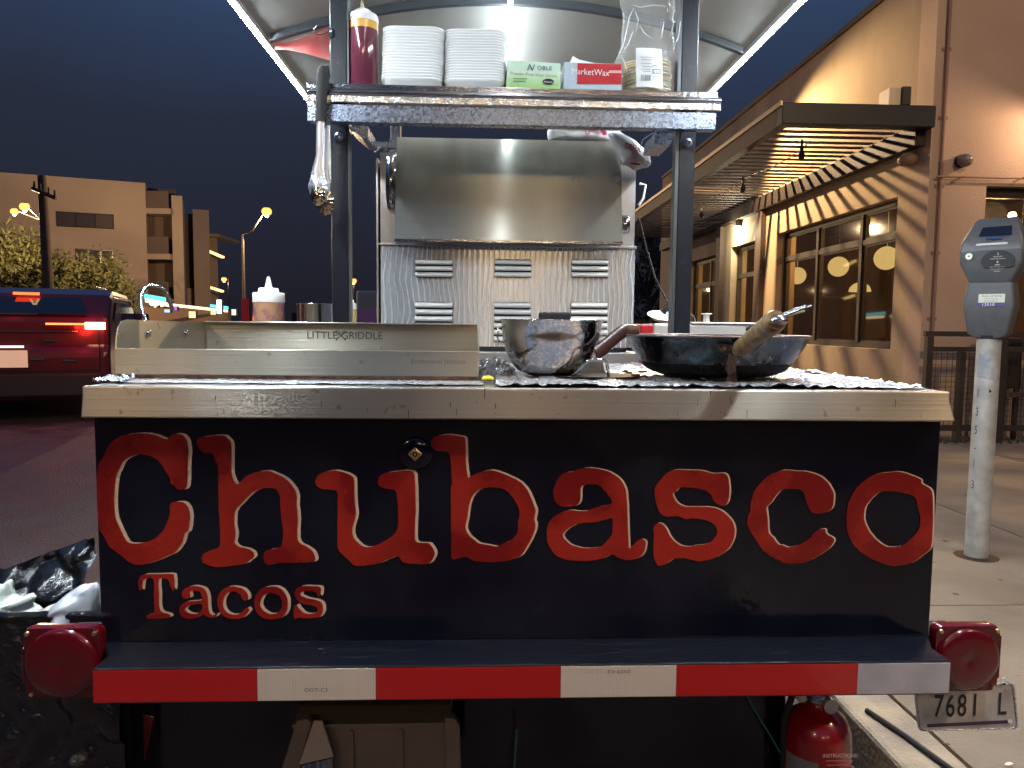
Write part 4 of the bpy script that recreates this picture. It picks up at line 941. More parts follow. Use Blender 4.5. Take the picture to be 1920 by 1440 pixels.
# number plate
YN = 1.27
cs = [P(1714,1297,YN), P(1902,1280,YN), P(1911,1367,YN), P(1722,1372,YN)]
mid = sum(cs, Vector())/4
def rpoly(cs, r, n=4):
    out = []
    for i in range(4):
        p0, p1, p2 = cs[i-1], cs[i], cs[(i+1) % 4]; a = p1 + (p0-p1).normalized()*r; b_ = p1 + (p2-p1).normalized()*r
        for k in range(n+1):
            t = k/n; out.append(a*(1-t)**2 + p1*2*t*(1-t) + b_*t*t)
    return out
npl = MB().prism(rpoly(cs, .012), (0,.0015,0)).build('number_plate', M('grimy_plate_white', (.52,.50,.46), .4, c2=(.30,.28,.26), nscale=18, lo=.45, hi=.75), cart)
ang = math.atan2(cs[2].z-cs[3].z, cs[2].x-cs[3].x)
rng = rpoly([mid+(c-mid)*.96 for c in cs], .011)
MB().tube(rng, .0012, 6, closed=True).build('plate_rim', m_galv, npl)
for ch, px, py in (('7',1760,1326),('6',1782,1326),('8',1804,1325),('1',1828,1324),('L',1879,1322)): text(ch, .060, P(px, py, YN-.0012), 'plate_digit', m_ink, npl, rot=(R(90), -ang, 0), sx=.62, bold=.0006)
b = MB(); b.prism([P(1738,1358,YN-.001), P(1896,1350,YN-.001), P(1897,1356,YN-.001), P(1739,1364,YN-.001)], (0,.0004,0)); b.build('plate_band', M('purple_band', (.05,.03,.09), .5), npl)
p = P(1893, 1352, YN-.002); MB().cyl(p, p+Vector((0,-.002,0)), .004, n=10).build('plate_bolt', m_white, npl)
MB().cyl(P(1885,1275,YN-.003), P(1885,1275,YN+.03), .006, n=10).build('plate_screw', m_galv, npl)
MB().box(mid.x-.02, mid.x+.02, YN+.003, YN+.008, mid.z, mid.z+.12).build('plate_bracket', m_dark, npl)

# fire extinguisher hanging under the bumper
YE_ = 1.36
pe = P(1530, 1400, YE_); r_ = (P(1591,1400,YE_).x - P(1470,1400,YE_).x)/2; zt_ = P(1530,1322,YE_).z
ex = empty('fire_extinguisher', (pe.x, YE_, zt_-.40), 'red fire extinguisher with printed instructions hanging below the right of the bumper', 'fire extinguisher')
MB(True).lathe([(.001,-.36),(r_*.8,-.36),(r_,-.345),(r_,-.07),(r_*.96,-.045),(r_*.82,-.022),(r_*.55,-.007),(r_*.34,0),(r_*.3,.012)], (pe.x,YE_,zt_), 40).build('cylinder', m_ext, ex)
MB(True).cyl((pe.x,YE_,zt_+.012), (pe.x,YE_,zt_+.04), r_*.34, n=20).build('valve', m_galv, ex)
MB(True).cyl((pe.x+.012,YE_-.012,zt_+.012), (pe.x+.012,YE_-.030,zt_+.012), .014, n=24).build('gauge', M('gauge_face', (.35,.36,.37), .25, .6), ex)
MB().tube([(pe.x-.02,YE_,zt_+.03),(pe.x-.05,YE_,zt_+.025),(pe.x-.066,YE_,zt_-.03),(pe.x-.064,YE_,zt_-.12)], .007, 8).build('hose', m_rubber, ex)
lb = MB(); n=10
def cylpt(a, z, rr): return Vector((pe.x+rr*math.sin(a), YE_-rr*math.cos(a), z))
lb.grid(lambda u, v: cylpt(R(-20)+R(88)*u, zt_-.095-.2*v, r_*1.006), 12, 1).build('label', M('label_red', (.44,.02,.03), .35), ex)
lb = MB(); lb.grid(lambda u, v: cylpt(R(-80)+R(59)*u, zt_-.082-.2*v+.0, r_*1.006), 10, 1).build('grey_label', M('label_grey', (.22,.23,.24), .4), ex)
t = text('INSTRUCTIONS', .0098, (pe.x+.014, YE_-r_*1.03, P(1545,1408,YE_-.05).z), 'label_print', m_white, ex, sx=.95)
for k in range(5):
    z_ = P(1545,1418+8*k,YE_-.05).z; MB().box(pe.x-.012+.002*k, pe.x+.040-.003*k, YE_-r_*1.03, YE_-r_*1.025, z_, z_+.0014).build('label_line', M('label_pink', (.62,.25,.25), .5) if k == 0 else bpy.data.materials['label_pink'], ex)

# cable on the ground and reddish leaf
tag(MB().tube([PZ(1625,1332,.132), PZ(1700,1382,.132), PZ(1745,1415,.133), PZ(1800,1455,.132), PZ(1850,1520,.132)], .007, 8).build('power_cable', m_rubber), 'black power cable running over the kerb beside the number plate', 'cable')
rnd = random.Random(9)
def litter(px, py, s, m, lab, cat='leaf'):
    p = PZ(px, py, .1255); b = MB(); pts = [p + Vector((s*math.cos(t)*rnd.uniform(.6,1.1), s*.6*math.sin(t)*rnd.uniform(.6,1.1), rnd.uniform(.002,.008))) for t in [k*PI/3 for k in range(6)]]
    tag(b.add(pts, [tuple(range(6))], False).build('dry_leaf' if cat == 'leaf' else 'paper_scrap', m), lab, cat)
litter(1775, 1398, .012, M('dry_leaf_brown', (.16,.06,.03), .8), 'small dry reddish leaf on the kerb below the number plate')
litter(1892, 1436, .012, M('paper_scrap_white', (.75,.70,.6), .8), 'tiny pale paper scrap on the sidewalk at the bottom right corner', 'paper')

# ---------------------------------------------------------------- posts, shelf, canopy (parts of the cart)
def post(pxa, pya, pxb, pyb, Y, w, m=m_post, ztop=None, zlow=None, name='post', side=True):
    xa = (P(pxa, pya, Y).x + P(pxb, pyb, Y).x)/2
    o = cb(xa-w/2, xa+w/2, Y, Y+w, CT+.0005 if zlow is None else zlow, ztop, name, m, .002)
    return xa
ZST = 2.07
m_trim = M('dull_trim', (.12,.13,.14), .4, .8)
wpost = 29*YPOST/FPX*1.03
xpl = post(636, 300, 638, 560, YPOST, wpost, ztop=ZST)
xpr = post(1289, 270, 1281, 560, YPOST, wpost, ztop=ZST)
# lighter steel angle behind each post
cb(xpl-wpost/2-.019, xpl-wpost/2-.001, YPOST+.004, YPOST+.022, P(610,340,YPOST).z, P(610,240,YPOST).z, 'hook_bar', m_steel2)
cb(xpl+wpost/2+.001, xpl+wpost/2+.005, YPOST-.0, YPOST+.03, CT+.001, ZST, 'post_trim', m_trim)
cb(xpr-wpost/2-.009, xpr-wpost/2-.001, YPOST-.0, YPOST+.03, CT+.001, ZST, 'post_trim', m_trim)
for xx, pyy in ((xpl, 256), (xpr, 268)):
    z_ = P(960, pyy, YPOST).z
    z_ = P(634 if xx == xpl else 1289, pyy, YPOST).z
    o = MB(True).lathe([(.011,0),(.011,.002),(.009,.003),(.006,.0032),(.005,.006),(.0045,.0025),(.001,.002)], (0,0,0), 20).build('post_bolt', m_galv, cart)
    o.rotation_euler = (R(90),0,0); o.location = (xx-.0, YPOST-.0005, z_); o.matrix_parent_inverse = world_of(cart).inverted()
# rear posts
for xx in (xpl, xpr): cb(xx-wpost/2, xx+wpost/2, YB-.1, YB-.1+wpost, CT+.0005, ZST, 'post', m_post, .002)
# shelf
sx0 = P(575, 190, YS).x; sx1 = P(1350, 200, YS).x
def zs(py, Y=None): return P(700, py, YS).z
z1, z2, z3, z4, z5 = zs(158), zs(169.5), zs(181.5), zs(194.5), zs(229.5)
cb(sx0+.002, sx1-.004, YS+.004, YS+.26, z1-.006, z1-.001, 'shelf_board', m_steel, .001)
cb(sx0, sx1-.006, YS+.0, YS+.0035, z2, z1, 'shelf_lip', m_chrome, .001)
b = MB(True); zc_ = (z2+z3)/2; hh = (z2-z3)/2
b.loft([[Vector((x, YS-.004 - .006*math.cos(t), zc_ + hh*math.sin(t)*.98)) for t in [k*PI/5 - PI/2 for k in range(6)]] + [Vector((x, YS+.0, zc_+hh*.98)), Vector((x, YS+.0, zc_-hh*.98))] for x in (sx0, sx1)], True, True)
b.build('shelf_edge_roll', m_chrome, cart)
cb(sx0, sx1, YS-.0085, YS+.0, z4, z3-.0005, 'shelf_foil_strip', m_foilstrip, .001)
cb(sx0+.001, sx1-.008, YS-.001, YS+.002, z5, z4-.003, 'shelf_angle', m_galv, .001)
cb(sx0+.003, sx1-.010, YS+.003, YS+.025, z5-.0005, z5+.0025, 'shelf_angle_foot', m_galv)
for px in (753, 892, 1034, 1172, 1292, 633, 1310):
    p = P(px, 162 + (px-700)*.0245, YS-.001); MB(True).cyl((p.x, YS-.0005, (z1+z2)/2), (p.x, YS-.004, (z1+z2)/2), .0042, .003, 10).build('rivet', m_chrome, cart)
# shelf brackets under the shelf
for pa, pb in ((655, 692), (1226, 1260)):
    x0_ = P(pa, 240, YS+.05).x; x1_ = P(pb, 240, YS+.05).x
    b = MB(); b.prism([(x0_, YS+.03, z5-.001), (x1_, YS+.03, z5-.001), (x1_-.002, YS+.05, z5-.024), (x0_+(.03 if pa < 900 else .002), YS+.05, z5-.024)], (0,.12,0)); b.build('shelf_bracket', m_galv, cart)
# thin rear uprights between shelf and broiler
for pa, pb, y0_ in ((748, 766, 0), (948, 973, 0)):
    x0_ = P(pa, 250, 2.2).x; x1_ = P(pb, 250, 2.2).x; cb(x0_, x1_, 2.30, 2.32, CT+.001, z1-.01, 'rear_upright', m_steel2)
cb(xpl-.0, xpr, 2.30, 2.32, z1-.009, z1+.01, 'rear_rail', m_post)
MB().tube([P(744,228,1.98), P(733,258,1.98), P(722,283,1.98)], .0016, 6).build('tie_cord', m_white, cart)
MB().tube([P(722,283,1.98), P(714,276,1.98), P(702,287,1.98), P(712,280,1.98), P(720,274,1.98), P(723,282,1.98)], .0026, 6).build('tie_knot', m_white, cart)

# canopy: barrel vault with ribs and light strips along both edges and the crown
HZ = 2.03
cxl = (PZ(440, 2, HZ).x + PZ(560, 165, HZ).x)/2; cxr = (PZ(1502, 2, HZ).x + PZ(1345, 158, HZ).x)/2
xc_ = (cxl+cxr)/2; hw = (cxr-cxl)/2
y_r = 2.49; zpk = P(950, 5, y_r).z
print('canopy', cxl, cxr, zpk)
RISE = zpk - HZ + .012
def arch(x): return HZ + .012 + RISE*(1 - ((x-xc_)/hw)**2)
NCAN = 22
def canf(y0, y1, dz):
    return lambda u, v: (lambda x: Vector((x, y0+(y1-y0)*v, arch(x)+dz+.003*math.sin(9*v+5*u))))(xc_-hw*1.012+2.024*hw*u)
YCF, YCB = 0.62, 3.36
b = MB(True); b.grid(canf(YCF, YCB, 0), NCAN, 8); b.grid(canf(YCF, YCB, .006), NCAN, 8)
can = b.build('canopy', m_canopy, cart)
for yy, nm in ((YCF+.05, 0), (y_r, 1), (YCB-.02, 2)):
    b = MB(); pts = []
    for k in range(NCAN+1):
        x = xc_ - hw*.97 + 1.94*hw*k/NCAN; z = arch(x)-.003
        pts.append((x, z))
    vs = []; wd = .02
    for x, z in pts: vs += [Vector((x, yy, z)), Vector((x, yy, z-.024)), Vector((x, yy+wd, z-.024)), Vector((x, yy+wd, z))]
    fs = []
    for k in range(NCAN):
        for j in range(4): fs.append((4*k+j, 4*k+(j+1) % 4, 4*k+4+(j+1) % 4, 4*k+4+j))
    b.add(vs, fs, False); b.add(vs[:4], [(0,1,2,3)]); b.add(vs[-4:], [(3,2,1,0)])
    b.build('rib', m_rib, can)
for xx in (cxl, cxr):
    s0 = 1 if xx < xc_ else -1
    cb(xx-.012 if s0 > 0 else xx-.010, xx+.010 if s0 > 0 else xx+.012, YCF, YCB, HZ-.004, HZ+.014, 'edge_rail', m_white, parent=can)
    xs = xx - s0*-.0; cb(xs-.009, xs+.009, YCF+.02, YCB-.05, HZ-.0052, HZ-.0042, 'light_strip', m_led, parent=can)
xm = PZ(955, 30, arch(xc_)-.092).x
cb(xm-.0075, xm+.0075, YCF+.02, YCB-.05, arch(xc_)-.096, arch(xc_)-.089, 'light_strip', m_led2, parent=can)
# thin mottled red sheet below the rib on the left, deeper toward the post
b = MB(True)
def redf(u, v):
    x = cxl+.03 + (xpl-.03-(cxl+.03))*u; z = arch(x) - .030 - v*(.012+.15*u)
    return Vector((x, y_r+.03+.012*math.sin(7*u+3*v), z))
b.grid(redf, 12, 6).build('red_patch', m_mottled_red, can)
# small wire hook on left post
p = P(598, 62, YPOST-.01)
MB().tube([p+Vector((.02,0,.004)), p+Vector((.008,-.004,-.004)), p+Vector((-.006,-.006,-.004)), p+Vector((-.010,-.006,.008)), p+Vector((-.004,-.006,.013))], .0013, 6).build('wire_hook', m_chrome, cart)
MB(True).cyl(P(618,62,YPOST), P(624,62,YPOST), .012, n=14).build('hook_disc', m_galv, cart)

# ---------------------------------------------------------------- things on the shelf
SZ = z1-.0005
YI = 1.84
def base_at(px, Y=YI): return Vector((P(px, 155, Y).x, Y, SZ))
# tall sauce bottle
p = base_at(681.5, 1.83); rb = (P(710,110,1.83).x-P(652.5,110,1.83).x)/2
def zz(py, Y=1.83): return P(681, py, Y).z
bo = empty('sauce_bottle', p, 'tall squeeze bottle of dark red sauce with white cap beside the left post', 'bottle')
MB(True).lathe([(.001,0),(rb*.94,0.0),(rb,.004),(rb, zz(60)-SZ)], p, 32).build('sauce', M('dark_red_sauce', (.14,.030,.055), .12, coat=1, c2=(.20,.05,.08), nscale=9), bo)
MB(True).lathe([(rb*.985, zz(60)-SZ), (rb*.985, zz(43)-SZ)], p, 32).build('neck_band', M('amber_plastic', (.80,.46,.10), .2, coat=.8), bo)
MB(True).lathe([(rb*1.0, zz(45)-SZ),(rb*1.0, zz(36)-SZ),(rb*.93, zz(30)-SZ),(rb*.62, zz(26)-SZ),(rb*.55, zz(22)-SZ),(rb*.40, zz(19)-SZ),(rb*.2, zz(18)-SZ)], p, 32).build('cap', m_white, bo)
MB(True).cyl(p+Vector((0,0,zz(21)-SZ)), p+Vector((-.003,0,zz(2.5)-SZ)), .006, .0022, 14).build('nozzle', M('cream_nozzle', (.80,.66,.38), .4), bo)
# stacks of foam trays: every tray its own thing
wt = .150
def tray_mesh():
    b = MB(True); rings = []
    for z, k, w in ((0.0,.70,.016),(.001,.74,.018),(.008,.82,.022),(.020,.93,.026),(.024,.965,.028),(.0275,1.0,.03),(.0292,1.0,.03),(.0288,.985,.028),(.022,.93,.026),(.008,.79,.02),(.0035,.72,.016)):
        rings.append(rrect(0,0,z*1.38,wt*k,wt*k,w,6))
    b.loft(rings)
    return b.mesh('foam_tray', m_foam)
tm = tray_mesh()
for si, (pxl, pxr, pt, nn, rz, lab) in enumerate(((712.5, 833, 47, 18, -2, 'left'), (832.5, 953, 52.5, 19, -5, 'right'))):
    Yt = 1.87
    cx = (P(pxl,60,Yt-.07).x+P(pxr,60,Yt-.07).x)/2; zt_ = P((pxl+pxr)/2, pt+3, Yt-.07).z
    w_ = P(pxr,60,Yt-.07).x - P(pxl,60,Yt-.07).x; sc_ = w_/wt*.985
    pitch = (zt_ - SZ - .0403)/(nn-1)
    for k in range(nn):
        o = bpy.data.objects.new('foam_tray', tm); col.objects.link(o)
        o.location = (cx+random.uniform(-.0009,.0009)+k*.0002*(1 if si == 0 else .3), Yt, SZ + k*pitch); o.scale = (sc_, sc_, 1)
        o.rotation_euler = (0, R(.9), R(rz+random.uniform(-.8,.8)))
        pos = 'bottom' if k == 0 else 'topmost' if k == nn-1 else ('%s from the bottom' % ['second','third','fourth','fifth','sixth','seventh','eighth','ninth','tenth','eleventh','twelfth','thirteenth','fourteenth','fifteenth','sixteenth','seventeenth','eighteenth'][k-1])
        tag(o, 'white foam tray, %s in the %s stack on the shelf' % (pos, lab), 'tray', 'white foam trays stacked on the shelf')

# printed cartons
def carton(name, pa, pb, pc, pd, Y, dep, lab, m, yaw=0):
    a, b_, c, d = P(*pa, Y), P(*pb, Y), P(*pc, Y), P(*pd, Y)   # bl br tr tl
    o = empty(name, ((a.x+b_.x)/2, Y, SZ), lab, 'box')
    a.z = b_.z = SZ+.0005
    MB().prism([a, b_, c, d], (0, dep, 0)).build('carton', m, o, bevel=.001)
    return o
def grad_mat():
    m = M('green_white_print', (.35,.62,.08), .38, coat=.25); nt = m.node_tree; L = nt.links; bs = nt.nodes['Principled BSDF']
    tc = nt.nodes.new('ShaderNodeTexCoord'); sx_ = nt.nodes.new('ShaderNodeSeparateXYZ'); L.new(tc.outputs['Object'], sx_.inputs[0])
    r_ = nt.nodes.new('ShaderNodeMapRange'); r_.inputs[1].default_value = SZ+.012; r_.inputs[2].default_value = SZ+.056; L.new(sx_.outputs['Z'], r_.inputs[0])
    x_ = nt.nodes.new('ShaderNodeMix'); x_.data_type = 'RGBA'; x_.inputs[6].default_value = (.27,.56,.05,1); x_.inputs[7].default_value = (.60,.80,.62,1)
    L.new(r_.outputs[0], x_.inputs[0]); L.new(x_.outputs[2], bs.inputs['Base Color']); return m
gb = carton('glove_box', (948,160), (1050,162), (1051,119), (952,112), 1.80, .10, 'green and white carton of vinyl gloves beside the foam trays', grad_mat())
text('OBLE', .0135, P(1021, 128, 1.7985), 'print', M('navy_print', (.04,.05,.16), .5), gb, rot=(R(90), R(2), 0), space=1.15)
text('N', .021, P(994, 127, 1.798), 'print', bpy.data.materials['navy_print'], gb, rot=(R(90), R(2), 0), shear=.3)
text('Powder-Free Vinyl Gloves', .0105, P(1001, 140, 1.7985), 'print', M('brown_print', (.34,.22,.08), .5), gb, rot=(R(90), R(2), 0))
for k, (w_, py) in enumerate(((.034, 147), (.030, 152))):
    q = P(962, py, 1.7985); MB().box(q.x, q.x+w_, 1.7983, 1.799, q.z-.0008, q.z+.0008).build('print_line', M('dull_green_print', (.16,.34,.05), .5) if k == 0 else bpy.data.materials['dull_green_print'], gb)
q = P(1028, 153, 1.798); o = MB().add([q + Vector((.0135*math.cos(t*2*PI/24), 0, .0068*math.sin(t*2*PI/24))) for t in range(24)], [tuple(range(24))], False).build('size_oval', m_ink, gb)
text('Medium', .0062, q+Vector((0,-.0006,-.001)), 'print', m_white, gb)
mw = carton('wax_paper_box', (1055,160), (1166,162), (1166,120), (1058,116), 1.81, .09, 'crumpled red and grey wax paper carton between glove box and tortillas', M('pale_blue_grey_print', (.50,.58,.66), .4, bump=.003, bscale=30))
b = MB(); b.prism([P(1083,118.5,1.8085), P(1165.5,120.5,1.8085), P(1165.5,158,1.8085), P(1082,157,1.8085)], (0,.0008,0)); b.build('red_panel', M('red_print', (.52,.025,.035), .35, coat=.3, bump=.004, bscale=25), mw)
text('MarketWax', .0205, P(1107, 135.5, 1.8075), 'print', m_white, mw, rot=(R(90), R(1.5), 0), sx=.92)
b = MB(); b.prism([P(1142,132,1.8075), P(1166,132,1.8075), P(1166,137,1.8075), P(1142,137,1.8075)], (0,.0005,0)); b.build('tape_strip', M('pinkish_tape', (.75,.42,.42), .5), mw)
b = MB(); b.add([P(1068,118,1.84), P(1074,105,1.85), P(1086,112,1.85), P(1118,119,1.84), P(1100,121,1.84)], [(0,1,2,3,4)], False).build('paper_sheet', M('white_paper', (.85,.85,.82), .7), mw)

# bag of tortillas
YTt = 1.86
tb = empty('tortilla_bag', base_at(1222, YTt), 'clear crinkled plastic bag of tortillas with white printed label beside the right post', 'bag')
x0_, x1_ = P(1172,140,YTt-.05).x, P(1272,140,YTt-.05).x; ct = Vector(((x0_+x1_)/2, YTt, SZ)); rt_ = (x1_-x0_)/2*.96
rnd = random.Random(11)
m_tort = M('corn_tortilla', (.78,.66,.36), .7, c2=(.68,.52,.24), nscale=30)
ztop_t = P(1222, 100, YTt-.05).z
nT = 14
for k in range(nT):
    z = SZ + .006 + (ztop_t-SZ-.012)*k/nT
    b = MB(True); rr = rt_*(.93+.05*rnd.random()); ph = rnd.random()*6
    b.loft([[Vector((ct.x+rr*q*math.cos(t)+rnd.uniform(-.0005,.0005), ct.y+rr*q*.9*math.sin(t), z+h_+.0018*math.sin(3*t+ph))) for t in [2*PI*j/28 for j in range(28)]] for q, h_ in ((.97,-.0016),(1.0,0),(.985,.0022),(.90,.003))])
    tag(b.build('tortilla', m_tort), 'cream corn tortilla in the stack inside the clear plastic bag', 'tortilla', 'tortillas stacked inside the clear bag')
# the bag film: gathered sheet
def film(u, v):
    t = 2*PI*u
    H = P(1222, -20, YTt).z - SZ
    r0 = rt_*1.07
    if v < .42: w = 1.0 + .04*math.sin(v*7)
    else: w = 1.0 - .10*math.sin((v-.42)/.58*PI)*0.6 - .03*((v-.42)/.58)
    flat = 1 - .80*max(0, (v-.42)/.58)
    nz = noise.noise(Vector((math.cos(t)*3, math.sin(t)*3, v*5+3)))*.011*(0.4+1.6*max(0,v-.35))
    nz += abs(noise.noise(Vector((math.cos(t)*8+9, math.sin(t)*8, v*4))))*.007*(.2+1.5*max(0,v-.3))
    x = ct.x + (r0*w+nz)*math.cos(t) - (.010*max(0,v-.45) if v < 1 else 0)
    if math.cos(t) < -.4: x -= .014*math.exp(-((v-.36)/.07)**2)
    y = ct.y + (r0*w*flat+nz)*.95*math.sin(t)
    return Vector((x, y, SZ+.0012 + H*v + nz*.5))
b = MB(True); b.grid(film, 90, 46); b.build('film', m_film, tb)
def crease(pts, r=.0014, m=m_white):
    return MB().tube([P(x, y, YTt-.065) for x, y in pts], [r*.4]+[r]*(len(pts)-2)+[r*.3], 5)
b = MB(); cm = M('glossy_film_fold', (.9,.92,.94), .15, coat=1, alpha=.75)
for pts in ([(1188,15),(1180,32),(1174,60),(1168,85),(1158,108)], [(1190,18),(1197,38),(1192,60),(1200,48),(1208,62),(1222,72)], [(1265,18),(1261,35),(1263,45),(1256,70)], [(1186,60),(1178,82),(1168,98)], [(1276,40),(1272,70),(1262,90)], [(1184,9),(1200,14),(1225,10),(1250,12)], [(1254,2),(1258,12),(1268,16)], [(1245,40),(1242,60),(1240,72)], [(1165,105),(1172,118),(1176,140)]):
    vs = crease(pts); b.add(vs.v, vs.f, True)
b.build('film_fold', cm, tb)
b = MB(); lq = [P(1193,163,YTt-.068), P(1243,166,YTt-.068), P(1241,92,YTt-.066), P(1192,90,YTt-.066)]
b.grid(lambda u, v: (lq[0]*(1-u)+lq[1]*u)*(1-v)+(lq[3]*(1-u)+lq[2]*u)*v + Vector((0,-.004*math.sin(PI*u)-.0015*math.sin(9*v+2*u),0)), 8, 10).build('label', M('label_white', (.82,.83,.84), .4), tb)
b = MB(); yl = YTt-.0745
for k in range(13):
    q = P(1202+1.45*k, 140, yl); w_ = rnd.choice((.0005,.0009,.0012)); b.box(q.x, q.x+w_, yl, yl+.0004, P(1202,151,yl).z, P(1202,140,yl).z)
for px, py, w_ in ((1200,107,.030),(1203,112,.024),(1201,119,.026),(1204,125,.030),(1202,130,.022),(1206,134,.018),(1224,146,.022),(1224,144,.016)):
    q = P(px, py, yl); b.box(q.x, q.x+w_, yl, yl+.0004, q.z, q.z+.0008)
for (xa, ya, xb, yb) in ((1223,130,1240,130.7),(1223,137,1240,137.7),(1223,130,1223.7,137.7),(1239.4,130,1240,137.7),(1223,122,1231,122.6),(1231,122,1231.6,129)):
    a = P(xa, yb, yl); c_ = P(xb, ya, yl); b.box(a.x, c_.x, yl, yl+.0004, a.z, c_.z)
b.build('label_print', m_ink_g, tb)
text('$ 1.59', .008, P(1232, 134.5, yl-.0005), 'label_price', m_ink, tb)

m_tsteel = M('satin_tong_steel', (.72,.74,.77), .28, .85)
# tongs hanging from the shelf rail
YTg = YS-.022
tg = empty('kitchen_tongs', P(602, 130, YTg), 'steel scalloped kitchen tongs with black grip hooked over the left end of shelf', 'tongs')
def arm(pts, ws, m, nm, th=.006, Y0=YTg, par=tg):
    rings = []
    for (px, py), w_ in zip(pts, ws):
        c = P(px, py, Y0); hw_ = w_*Y0/FPX/2
        rings.append([c + Vector((hw_*math.cos(t), th*math.sin(t)*(1 if math.sin(t) < 0 else .4), 0)) for t in [2*PI*k/14 for k in range(14)]])
    return MB(True).loft(rings).build(nm, m, par)
arm([(605,126),(605,130),(605,145),(603,175),(602,200),(602,228)], [12,20,22,20,19,20], m_rubber, 'grip', .008)
MB().tube([P(604,128,YTg), P(612,127,YTg+.01), P(614,140,YTg+.02), P(612,160,YTg+.026)], .006, 8).build('hook', m_rubber, tg)
arm([(601,228),(600,260),(599,290),(597,310),(596,325),(596,345),(597,352)], [15,14,13,18,25,30,30], m_tsteel, 'arm', .005)
sc_pts = []
b = MB(True)
def shell(cx, cy, R0, Y0, nm, m, dy=-.004, hgt=42):
    b = MB(True); c = P(cx, cy, Y0); s = Y0/FPX
    def f(u, v):
        t = 2*PI*u; lob = 1+.08*abs(math.sin(4.5*t)); r = R0*s*v*lob
        return c + Vector((r*math.cos(t)*.86, dy*3*(1-v*v), r*math.sin(t)*1.25))
    b.grid(f, 54, 7); return b.build(nm, m, tg)
shell(596, 350, 19, YTg-.002, 'scallop', m_tsteel)
shell(596, 366, 15, YTg-.008, 'scallop', steel('orange_reflection_steel', (.65,.5,.35), .18))  # brown tint puts an orange reflection into the scallop's base colour
arm([(615,235),(614,270),(613,310),(613,345),(612,365),(613,380)], [10,10,9,13,15,18], m_tsteel, 'arm', .004, YTg+.03)
shell(611, 380, 17, YTg+.028, 'scallop', bpy.data.materials['orange_reflection_steel'])

# ---------------------------------------------------------------- steel broiler behind the shelf
YF = 2.05
br = empty('steel_broiler', (P(950, 650, YF).x, YF+.2, CT), 'tall stainless broiler with louvred lower back and polished sloping hood', 'broiler')
x0 = P(714, 500, YF).x; x1 = P(1190, 500, YF).x; zt_ = P(950, 464, YF).z; zb_ = P(950, 650, YF).z
m_louv = M('louvre_panel_steel', (0.60,0.61,0.62), .26, 0.62)
m_slat2 = M('bright_louvre_steel', (.80,.82,.82), .35, .5)
nt = m_louv.node_tree; L = nt.links; bs = nt.nodes['Principled BSDF']; bs.inputs['Anisotropic'].default_value = .9; tn = nt.nodes.new('ShaderNodeCombineXYZ'); tn.inputs[2].default_value = 1.0; L.new(tn.outputs[0], bs.inputs['Tangent'])
tc = nt.nodes.new('ShaderNodeTexCoord'); nz = nt.nodes.new('ShaderNodeTexNoise'); nz.inputs['Scale'].default_value = 5.0; nz.inputs['Detail'].default_value = 2
L.new(tc.outputs['Object'], nz.inputs['Vector'])
va = nt.nodes.new('ShaderNodeVectorMath'); va.operation = 'MULTIPLY_ADD'; va.inputs[1].default_value = (.055, 0, 0); L.new(nz.outputs['Color'], va.inputs[0]); L.new(tc.outputs['Object'], va.inputs[2])
wv = nt.nodes.new('ShaderNodeTexWave'); wv.wave_type = 'BANDS'; wv.bands_direction = 'X'; wv.inputs['Scale'].default_value = 22; wv.inputs['Distortion'].default_value = .6; L.new(va.outputs[0], wv.inputs['Vector'])
pw = nt.nodes.new('ShaderNodeMath'); pw.operation = 'POWER'; pw.inputs[1].default_value = 9; L.new(wv.outputs['Fac'], pw.inputs[0])
ra = nt.nodes.new('ShaderNodeMapRange'); ra.inputs[3].default_value = .24; ra.inputs[4].default_value = .40; L.new(pw.outputs[0], ra.inputs[0]); L.new(ra.outputs[0], bs.inputs['Roughness'])
cx_ = nt.nodes.new('ShaderNodeMix'); cx_.data_type = 'RGBA'; cx_.inputs[6].default_value = (.80,.83,.85,1); cx_.inputs[7].default_value = (.93,.95,.97,1); L.new(pw.outputs[0], cx_.inputs[0]); L.new(cx_.outputs[2], bs.inputs['Base Color'])
bp = nt.nodes.new('ShaderNodeBump'); bp.inputs['Distance'].default_value = .00012; bp.inputs['Distance'].default_value = .00006; L.new(wv.outputs['Fac'], bp.inputs['Height'])
n2 = nt.nodes.new('ShaderNodeTexNoise'); n2.inputs['Scale'].default_value = 60; L.new(tc.outputs['Object'], n2.inputs['Vector'])
bp2 = nt.nodes.new('ShaderNodeBump'); bp2.inputs['Distance'].default_value = .0002; L.new(n2.outputs['Fac'], bp2.inputs['Height']); L.new(bp2.outputs[0], bp.inputs['Normal']); L.new(bp.outputs[0], bs.inputs['Normal'])
# back panel with louvre openings
cols = ((779,849),(927,996),(1071,1140)); rows = ((486,521),(566,650-8))
hl = []
for ca, cb_ in cols:
    for ra_, rb_ in rows: hl.append((P(ca,500,YF).x, P(cb_,500,YF).x, P((ca+cb_)/2, rb_, YF).z, P((ca+cb_)/2, ra_, YF).z))
mbp = MB(); wall_cells(mbp, YF, .003, x0, x1, zb_, zt_, hl, 'X'); mbp.build('back_panel', m_louv, br)
MB().box(x0+.002, x1-.002, YF+.05, YF+.40, zb_, zt_).box(x0+.002, x1-.002, YF+.004, YF+.05, zb_+.0, zb_+.004).build('case', m_steel2, br)
MB().box(x0+.004, x1-.004, YF+.040, YF+.049, zb_+.006, zt_-.002).build('dark_inside', m_dark, br)
MB().box(x0+.02, x1-.02, YF-.004, YF+.38, zb_-.012, zb_-.002).build('base_gap', m_dark, br)
MB().box(P(708,650,YF).x, x1+.02, YF-.06, YF+.4, CT, zb_-.013).build('drip_tray', m_steel2, br, bevel=.002)
MB().box(x0-.006, x1+.004, YF-.004, YF+.05, zt_+.001, zt_+.007).build('ledge', m_steel2, br, bevel=.001)
